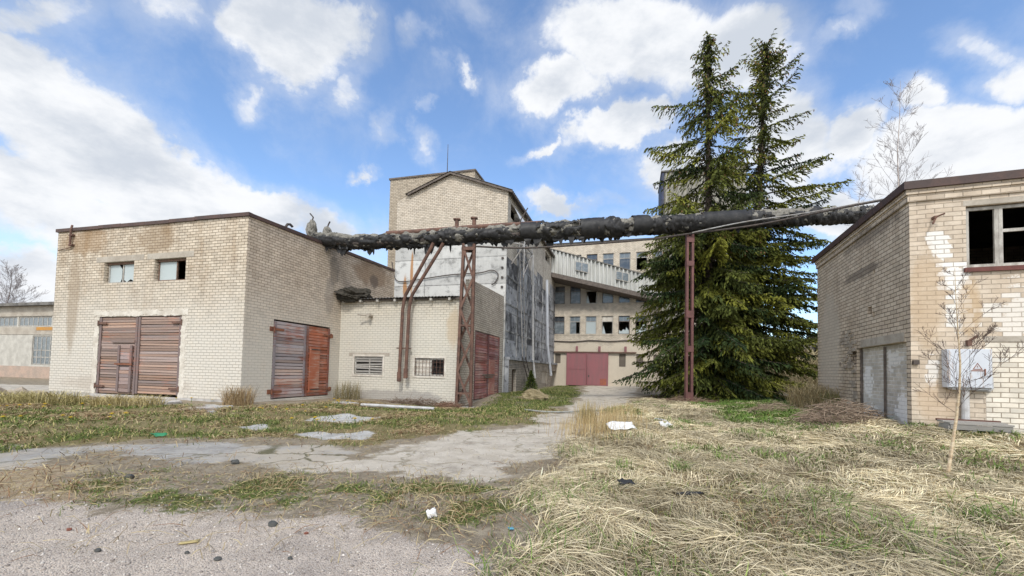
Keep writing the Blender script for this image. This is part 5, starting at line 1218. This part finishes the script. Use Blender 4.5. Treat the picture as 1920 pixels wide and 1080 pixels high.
# bare deciduous trees
def bare_tree(name, loc_, H_, seed, label, cat, group, mat, r0, nb=26, ang=(.5,.9), lenf=.42, thin=.012, start=.18, depth=2, stem_pts=None, droop=.0, brr=.42):
    rr = random.Random(seed); root = empty(name, loc_, 0, label, cat, group)
    stem = [Vector(p) for p in stem_pts] if stem_pts else [Vector((H_*.012*math.sin(i*1.3+seed), H_*.012*math.cos(i*1.7), H_*i/9)) for i in range(10)]
    mb = MB(); m_ = len(stem)-1; mb.tube(stem, [max(thin, r0*(1-.93*i/m_)) for i in range(m_+1)], 7); mb.build('trunk', mat[0], root, smooth=True)
    mb = MB()
    def grow(p, d, L, r_, dep):
        q = [p]; dd = d.copy(); n = 4
        for i in range(n):
            dd = (dd + Vector((rr.uniform(-.16,.16), rr.uniform(-.16,.16), rr.uniform(-.06,.16)-droop*i*.14))).normalized(); q.append(q[-1]+dd*L/n)
        mb.tube(q, [max(thin*.8, r_*(1-.8*i/n)) for i in range(n+1)], 4, cap=False)
        if dep > 0:
            for i in range(rr.randint(4,7)):
                t = rr.uniform(.2,.98); k = min(int(t*n), n-1); b = q[k].lerp(q[k+1], t*n-k)
                ax_ = Vector((rr.uniform(-1,1),rr.uniform(-1,1),rr.uniform(-.5,.9))).normalized(); nd = (dd*.9+ax_*.75).normalized()
                grow(b, nd, L*rr.uniform(.3,.55)*(1.15-t*.5), max(thin, r_*.5), dep-1)
    for i in range(nb):
        f = start + (1-start)*((i+rr.random())/nb)*.97; t = f*m_; k = min(int(t), m_-1); b = stem[k].lerp(stem[k+1], t-k)
        az = i*2.4+rr.uniform(-.4,.4); el = rr.uniform(*ang)
        grow(b, Vector((math.cos(az)*math.cos(el), math.sin(az)*math.cos(el), math.sin(el))), H_*lenf*(1-f*.82)*rr.uniform(.6,1.1), r0*brr*(1-f*.8), depth)
    mb.build('branches', mat[1], root)
    return root
M['birch_bark'] = plain('birch_bark', (.52,.46,.42), (.36,.30,.27), 2, .8)
M['twig'] = plain('twig', (.29,.26,.26), (.22,.20,.20), 2, .9)
M['sapling_twig'] = plain('sapling_twig', (.075,.05,.045), (.12,.085,.07), 2, .9)
M['dark_twig'] = plain('dark_twig', (.13,.10,.09), (.19,.15,.13), 2, .9)
bare_tree('birch_tree', (31.0,34,.4), 25.4, 4, 'tall leafless birch rising behind the roof of the right building', 'tree', None, (M['birch_bark'],M['twig']), .13, 36, (.6,1.05), .34, .009, .42, brr=.26)
bare_tree('birch_tree', (28.3,34.5,.4), 18.6, 9, 'shorter leafless birch left of the tall one behind the right building', 'tree', None, (M['birch_bark'],M['twig']), .07, 20, (.5,1.0), .30, .006, .5, brr=.26)
SP = [(0,0,-.05),(.09,0,.45),(.17,0,.94),(.22,0,1.35),(.24,0,1.76),(.22,0,2.17),(.19,0,2.75),(.18,0,3.25)]
def _sap(n, p):
    o = OBJ(n); a = n.noise(n.mapping(o,(0,0,0),(0,0,0),(3,3,9)), 3, 4, .6); c = n.mix(n.mr(a,.3,.6), (.60,.50,.35), (.44,.33,.21)); c = n.mix(n.mr(a,.66,.72), c, (.08,.06,.05))
    n.put(p.inputs['Base Color'], c)
M['sapling_bark'] = material('sapling_bark', _sap, .7, .3)
bare_tree('birch_sapling', (6.70,6.60,gz1(6.7,6.6)), 3.3, 6, 'slender young leafless birch in the dead grass before the right building', 'tree', None, (M['sapling_bark'],M['sapling_twig']), .026, 20, (.6,1.1), .42, .0026, .24, 2, SP, brr=.17)
# far trees at the left and a wooded skyline
for i, (x, y, H_, sd, lab) in enumerate(((-83,70,17,21,'big bare tree above the workshop roof at the far left'),(-78,85,14,22,'smaller bare tree between the workshop and the garage'))):
    bare_tree('bare_tree', (x,y,-.5), H_, sd, lab, 'tree', None, (M['dark_twig'],M['twig']), .20, 85, (.2,1.2), .60, .014, .10, 2, brr=.22)
r = np.random.default_rng(44); n = 26000; th_ = r.uniform(-1.15,1.1,n); dist = r.uniform(150,210,n); x = np.sin(th_)*dist; y = np.cos(th_)*dist
hh = 9+5*fbm(th_*14,th_*0+3,1.0,4)+3*fbm(th_*60,th_*0,1.0,3); z = r.random(n)**.7*hh
C = np.stack([x,y,z],1); D = r.normal(0,1,(n,3)); D /= np.linalg.norm(D,axis=1)[:,None]; S = np.cross(D, r.normal(0,1,(n,3))); S /= np.linalg.norm(S,axis=1)[:,None]
o = quads_mesh('far_woods', C, D*1.5, S*.8, colmix(r,n,(.10,.10,.08),(.20,.17,.13)), M['foliage'], None, 'stuff'); o['label'] = 'distant bare woods along the horizon'
# hedge of pale wild shrubs behind the right building
r = np.random.default_rng(45); n = 9000; t_ = r.random(n); x = 17+12*t_+r.normal(0,.8,n); y = 31+r.normal(0,1.0,n)+4*t_; z = gz(x,y,False)+r.random(n)**.8*(2.2+1.5*fbm(x,y,.5,3)); C = np.stack([x,y,z],1)
D = r.normal(0,.5,(n,3))+np.array([0,0,.8]); D = D/np.linalg.norm(D,axis=1)[:,None]*.28; S = np.cross(D,r.normal(0,1,(n,3))); S = S/np.linalg.norm(S,axis=1)[:,None]*.035
o = quads_mesh('wild_shrubs', C, D, S, colmix(r,n,(.26,.21,.12),(.42,.36,.22)), M['foliage'], None, 'stuff'); o['label'] = 'pale dry shrubs growing behind the spruces'

# ------------------------------------------------------------------ bushes, brushwood, reeds
def stalks(name, cx, cy, rx, ry, n, h, c1, c2, seed, label, cat, wid=.008, flat=.3, spread=.5, curved=.3, group=None):
    r = np.random.default_rng(seed); a = r.uniform(0,6.28,n); q = np.sqrt(r.random(n)); x = cx+np.cos(a)*q*rx; y = cy+np.sin(a)*q*ry
    L = r.uniform(.3,1.0,n)*spread; H_ = r.uniform(.45,1.0,n)*h
    o = blades(name, x, y, r, L, H_, r.uniform(0,6.28,n), r.uniform(.6,1.4,n)*wid, np.clip(colmix(r,n,c1,c2,.15),.01,.8), 1-flat, 4)
    del o['kind']; return tag(o, label, cat, group)
def brushpile(name, cx, cy, rx, ry, h, n, seed, label, cat, c1, c2, rot=0, thick=.010):
    r = np.random.default_rng(seed); rr = random.Random(seed); mb = MB()
    for i in range(n):
        a = rr.uniform(0,6.28); q = math.sqrt(rr.random()); px, py = math.cos(a)*q*rx, math.sin(a)*q*ry
        px, py = px*math.cos(rot)-py*math.sin(rot), px*math.sin(rot)+py*math.cos(rot)
        x, y = cx+px, cy+py; z = gz1(x,y) if i % 5 == 0 or i == 0 else z
        zz = z + rr.random()*h*(1-q*q*.8); L = rr.uniform(.25,.9); d = Vector((rr.uniform(-1,1),rr.uniform(-1,1),rr.uniform(-.12,.4))).normalized()
        t = rr.random(); mb.col = tuple(c1[k]*(1-t)+c2[k]*t for k in range(3))
        p0 = Vector((x,y,zz)); mb.tube([p0-d*L/2, p0+Vector((rr.uniform(-.05,.05),rr.uniform(-.05,.05),rr.uniform(0,.06))), p0+d*L/2], [thick*rr.uniform(.5,1.2), thick*.8, thick*.3], 3, cap=False)
    return tag(mb.build(name, M['foliage'], cols=True), label, cat)
brushpile('brush_pile', 9.45, 12.25, 1.35, .75, .62, 720, 61, 'heap of grey brown cut twigs before the bricked up doorway', 'brushwood', (.17,.12,.085), (.36,.28,.21), .35)
brushpile('brush_pile', 9.6, 15.6, 1.5, .6, .22, 260, 62, 'low scatter of dry sticks between brushwood heap and spruces', 'brushwood', (.22,.16,.11), (.40,.32,.23), .7)
brushpile('brush_pile', 8.9, 21.5, 1.1, .9, .35, 420, 63, 'brown fallen twigs heaped round the slim steel post foot', 'brushwood', (.15,.10,.07), (.28,.2,.14))
brushpile('brush_pile', -4.4, 20.85, 2.2, .35, .28, 420, 64, 'dark dry twigs lying along the foot of the annex', 'brushwood', (.10,.07,.05), (.22,.16,.12), -.27)
brushpile('brush_pile', -2.9, 19.9, .5, .3, .3, 160, 65, 'small clump of reddish brown twigs by the lattice post', 'brushwood', (.16,.09,.06), (.28,.17,.12))
stalks('dry_shrub', 12.2, 16.6, 1.2, 1.3, 1500, 1.25, (.30,.22,.11), (.55,.45,.26), 71, 'tall straw coloured reed clump at the far corner of the brick building', 'shrub', .012, .25, .9)
stalks('dry_shrub', 12.0, 15.4, .6, .8, 500, .9, (.08,.11,.03), (.20,.2,.07), 76, 'low greenish weed clump beside the brick building wall', 'shrub', .014, .1, .4)
stalks('dry_shrub', -10.5, 16.5, .55, .4, 520, .95, (.20,.13,.07), (.44,.33,.18), 72, 'brown dry shrub at the front corner of the garage', 'shrub', .011, .15, .5)
stalks('dry_shrub', -8.3, 21.7, .7, .4, 420, 1.1, (.12,.11,.05), (.30,.24,.13), 73, 'thin weeds in the corner between garage and annex', 'shrub', .010, .05, .35)
stalks('dry_shrub', -13.3, 14.9, 1.2, .5, 900, .55, (.30,.24,.10), (.52,.43,.22), 74, 'yellowish dry tussock left of the garage corner', 'shrub', .011, .2, .5)
stalks('dry_shrub', -17.2, 15.0, 2.2, .6, 1700, .6, (.20,.18,.07), (.50,.42,.20), 75, 'wide green and straw tussock before the brown garage gate', 'shrub', .012, .2, .5)
stalks('dry_shrub', 2.3, 13.0, .3, .5, 260, .8, (.26,.22,.10), (.44,.33,.16), 77, 'tall thin reeds standing next to the white sheet', 'shrub', .009, .05, .3)
# old hay heap with a concrete lump
p = (1.25, 24.0); hp = clump('hay_heap', (p[0],p[1],gz1(*p)+.08), .75, .45, .42, plain('hay', (.31,.255,.155), (.16,.13,.07), 5, 1.0, b=1.2, stretch=(1,1,4)), 8, rough=.7)
tag(hp, 'weathered straw coloured hay heap on the grass beside the annex', 'heap')
# ------------------------------------------------------------------ things lying about
def pole(name, p0, p1, r_, mat, label, cat):
    a, b = Vector((*p0, gz1(*p0)+r_)), Vector((*p1, gz1(*p1)+r_)); mid = (a+b)/2; mid.z = max(mid.z, gz1(mid.x,mid.y)+r_)
    mb = MB(); mb.tube([a,(a+mid)/2+Vector((0,0,.01)),mid,(mid+b)/2,b], r_, 8); return tag(mb.build(name, mat, smooth=False), label, cat)
pole('concrete_pole', (-5.9,16.9), (-2.9,16.2), .06, M['pale_pipe'], 'long pale pipe lying on the grass before the annex', 'pole')
M['hose'] = plain('hose', (.30,.31,.29), (.22,.22,.2), 4)
cable('water_hose', [(x,y,gz1(x,y)+.04) for x, y in ((.55,16.6),(1.3,16.2),(2.2,16.3),(3.0,17.0),(3.9,17.4),(4.6,17.3))], .035, M['hose'], 'grey hose lying across the track')['category'] = 'hose'
def sheet(name, cx, cy, w_, d_, mat, seed, label, cat, rot=0, crumple=.08, n=10, lift=.05, tilt=0.0):
    r = np.random.default_rng(seed); V=[];F=[]; ox = r.uniform(0,50)
    gx_, gy_ = np.meshgrid(np.linspace(-.5,.5,n+1), np.linspace(-.5,.5,n+1)); gx_, gy_ = gx_.ravel(), gy_.ravel()
    ex = 1+.35*(fbm(gx_*2+ox, gy_*2, 1, 3)-.5)
    lx, ly = gx_*w_*ex, gy_*d_*ex; x = cx+lx*math.cos(rot)-ly*math.sin(rot); y = cy+lx*math.sin(rot)+ly*math.cos(rot)
    z = gz(x,y)+lift+crumple*2*(fbm(gx_*3+ox, gy_*3+9, 1.2, 4)-.35)+tilt*(gy_+.5)
    F = np.stack([(j*(n+1)+i, j*(n+1)+i+1, (j+1)*(n+1)+i+1, (j+1)*(n+1)+i) for j in range(n) for i in range(n)])
    o = mesh_from(name, np.stack([x,y,z],1), np.array(F), mat); m_ = o.modifiers.new('thick','SOLIDIFY'); m_.thickness = .012
    return tag(o, label, cat)
M['white_plastic'] = plain('white_plastic', (.74,.74,.73), (.6,.6,.59), 2, .5)
M['black_plastic'] = plain('black_plastic', (.02,.02,.022), (.04,.04,.04), 4, .5)
M['blue_plastic'] = plain('blue_plastic', (.10,.35,.50), (.08,.28,.4), 4, .5)
M['green_plastic'] = plain('green_plastic', (.05,.28,.12), (.04,.2,.1), 4, .4)
M['dark_stone'] = plain('dark_stone', (.05,.055,.055), (.09,.09,.085), 6, .9)
M['brick_bit'] = plain('brick_bit', (.24,.09,.06), (.18,.07,.05), 6, .9)
sheet('white_sheet', 2.68, 10.45, .66, .36, M['white_plastic'], 1, 'crumpled white board fragment lying in the dead grass', 'litter', .1, .06, 10, .12, .16)
sheet('plastic_scrap', 4.3, 11.9, .36, .16, M['white_plastic'], 2, 'small white scrap in the grass beyond the white board', 'litter', .3, .08, 6, .06, .1)
pole('white_post_stump', (4.75,12.9), (4.55,13.5), .06, M['pale_pipe'], 'short pale stump sticking out of the grass', 'stump')
sheet('plastic_scrap', -.80, 4.53, .12, .05, M['white_plastic'], 3, 'torn white plastic bag lying on the thin grass', 'litter', .9, .04, 8, .03, .05)
sheet('black_scrap', 1.47, 5.42, .20, .08, M['black_plastic'], 4, 'black plastic scrap on the dead grass nearest the track', 'litter', .2, .04, 6, .08, .03)
sheet('black_scrap', 2.12, 5.05, .34, .05, M['black_plastic'], 5, 'flat black strip half hidden in the dead grass', 'litter', .15, .03, 6, .09)
sheet('bottle_cap', .03, 4.22, .05, .04, M['blue_plastic'], 6, 'tiny blue plastic bit on the grass edge', 'litter', .2, .01, 3, .03)
sheet('plastic_scrap', -7.3, 8.95, .24, .12, M['green_plastic'], 7, 'crushed green plastic bottle on the weeds at left', 'litter', .3, .06, 6, .04)
sheet('leaf', -2.75, 3.75, .14, .05, plain('yellow_leaf', (.55,.45,.22), None, 6), 8, 'pale yellow fallen leaf on the gravel', 'leaf', .4, .015, 4, .015)
for i, (x, y, s_, mt, lab) in enumerate(((-5.05,5.73,.085,'dark_stone','black round stone alone on the bare dirt'),(-2.27,4.18,.065,'dark_stone','dark grey stone in the middle of the gravel'),(-1.87,4.02,.03,'brick_bit','small red brick crumb right of the dark gravel stone'),(-4.02,3.97,.035,'brick_bit','small red brick crumb on the gravel at left'),(-3.35,3.55,.04,'dark_stone','dark chip near the yellow leaf'),(-2.62,3.55,.03,'dark_stone','tiny dark chip right of the yellow leaf'),(-2.3,3.45,.045,'dark_stone','dark stone close to the bottom of the gravel'),(-1.75,3.5,.032,'dark_stone','brown dark chip low on the gravel near its middle'),(-4.3,6.75,.10,'dark_stone','grey stone at the apron edge'))):
    s_ *= .55
    o = clump('stone', (x,y,gz1(x,y)+s_*.5), s_*1.2, s_*.9, s_*.8, M[mt], 30+i, None, 2, .45); tag(o, lab, 'stone')
rr = random.Random(77)
for i in range(14):
    x = -22.4+rr.uniform(0,3.6); y = 19.2-(x+22.4)*.30-rr.uniform(.1,.9); s_ = rr.uniform(.14,.42)
    o = clump('rubble_block', (x,y,gz1(x,y)+s_*.25), s_*1.3, s_*.8, s_*.7, M['rubble'], 90+i, None, 2, .55); o.rotation_euler = (rr.uniform(-.4,.4),rr.uniform(-.4,.4),rr.uniform(0,3)); tag(o, 'broken masonry lump in the rubble at the left foot of the garage', 'rubble', 'rubble at the garage corner')
def slab(cx, cy, w_, d_, h_, rot, tilt, label):
    mb = MB(); rr_ = random.Random(int(abs(cx)*100)); pts = []
    n = 9
    for i in range(n):
        a = 2*math.pi*i/n; k = rr_.uniform(.75,1.1); pts.append((math.cos(a)*w_/2*k, math.sin(a)*d_/2*k))
    z = gz1(cx,cy); f = lambda p, zz: (p[0], p[1], zz+p[0]*tilt)
    mb.face([f(p,h_) for p in pts]); 
    for p, q in zip(pts, pts[1:]+pts[:1]): mb.face([f(p,-.1),f(q,-.1),f(q,h_),f(p,h_)])
    o = mb.build('concrete_slab', M['slab_concrete']); o.location = (cx,cy,z); o.rotation_euler = (0,0,rot); tag(o, label, 'slab')
slab(-19.5,17.3,4.6,.9,.10,-.25,.0,'long cracked concrete slab at the foot of the brown gate')
slab(-14.0,16.4,2.6,2.2,.06,-.2,.02,'grey concrete slab sloping from the brown garage gate')
slab(-10.35,14.6,.9,2.0,.07,-.3,.02,'small pale slab in front of the garage corner')
slab(-7.2,18.5,1.5,.7,.07,-.3,.0,'pale slab before the orange garage gate')
# dandelions
M['dandelion'] = plain('dandelion', (.72,.50,.02), (.62,.40,.02), 9, .8)
M['stem_green'] = plain('stem_green', (.10,.17,.04))
dd = empty('dandelion', (0,0,0)); mb = MB()
mb.tube([(0,0,0),(.01,0,.07),(0,0,.12)], .006, 4); mb.build('stem', M['stem_green'], dd)
mb = MB(); k_ = 9
for j, (r_, z_) in enumerate(((.045,.125),(.03,.14))):
    for i in range(k_):
        a0, a1 = 2*math.pi*i/k_, 2*math.pi*(i+.8)/k_; mb.face([(0,0,z_-.012),(r_*math.cos(a0),r_*math.sin(a0),z_),(r_*math.cos(a1),r_*math.sin(a1),z_)])
mb.build('flower', M['dandelion'], dd)
spots_ = []
rr = random.Random(55)
for (cx, cy, sx, sy, n_) in ((-14.6,13.3,1.6,.8,9),(-10.6,10.6,1.8,.8,7),(-7.3,13.8,2.0,1.2,8),(-7.0,18.2,1.3,.8,14),(-16.6,17.0,1.5,.5,5),(-4.6,11.4,1.5,1.2,6),(-12.6,17.2,1.2,.3,3)):
    spots_ += [(cx+rr.gauss(0,sx*.5), cy+rr.gauss(0,sy*.5)) for _ in range(n_)]
for i, (x, y) in enumerate(spots_):
    o = dd if i == 0 else copy_tree(dd)
    o.location = (x, y, gz1(x,y)); s_ = rr.uniform(.9,1.5); o.scale = (s_,s_,s_); o.rotation_euler = (0,0,rr.uniform(0,6))
    tag(o, 'yellow dandelion in bloom among the weeds before the garage and annex', 'flower', 'dandelions in the weeds')
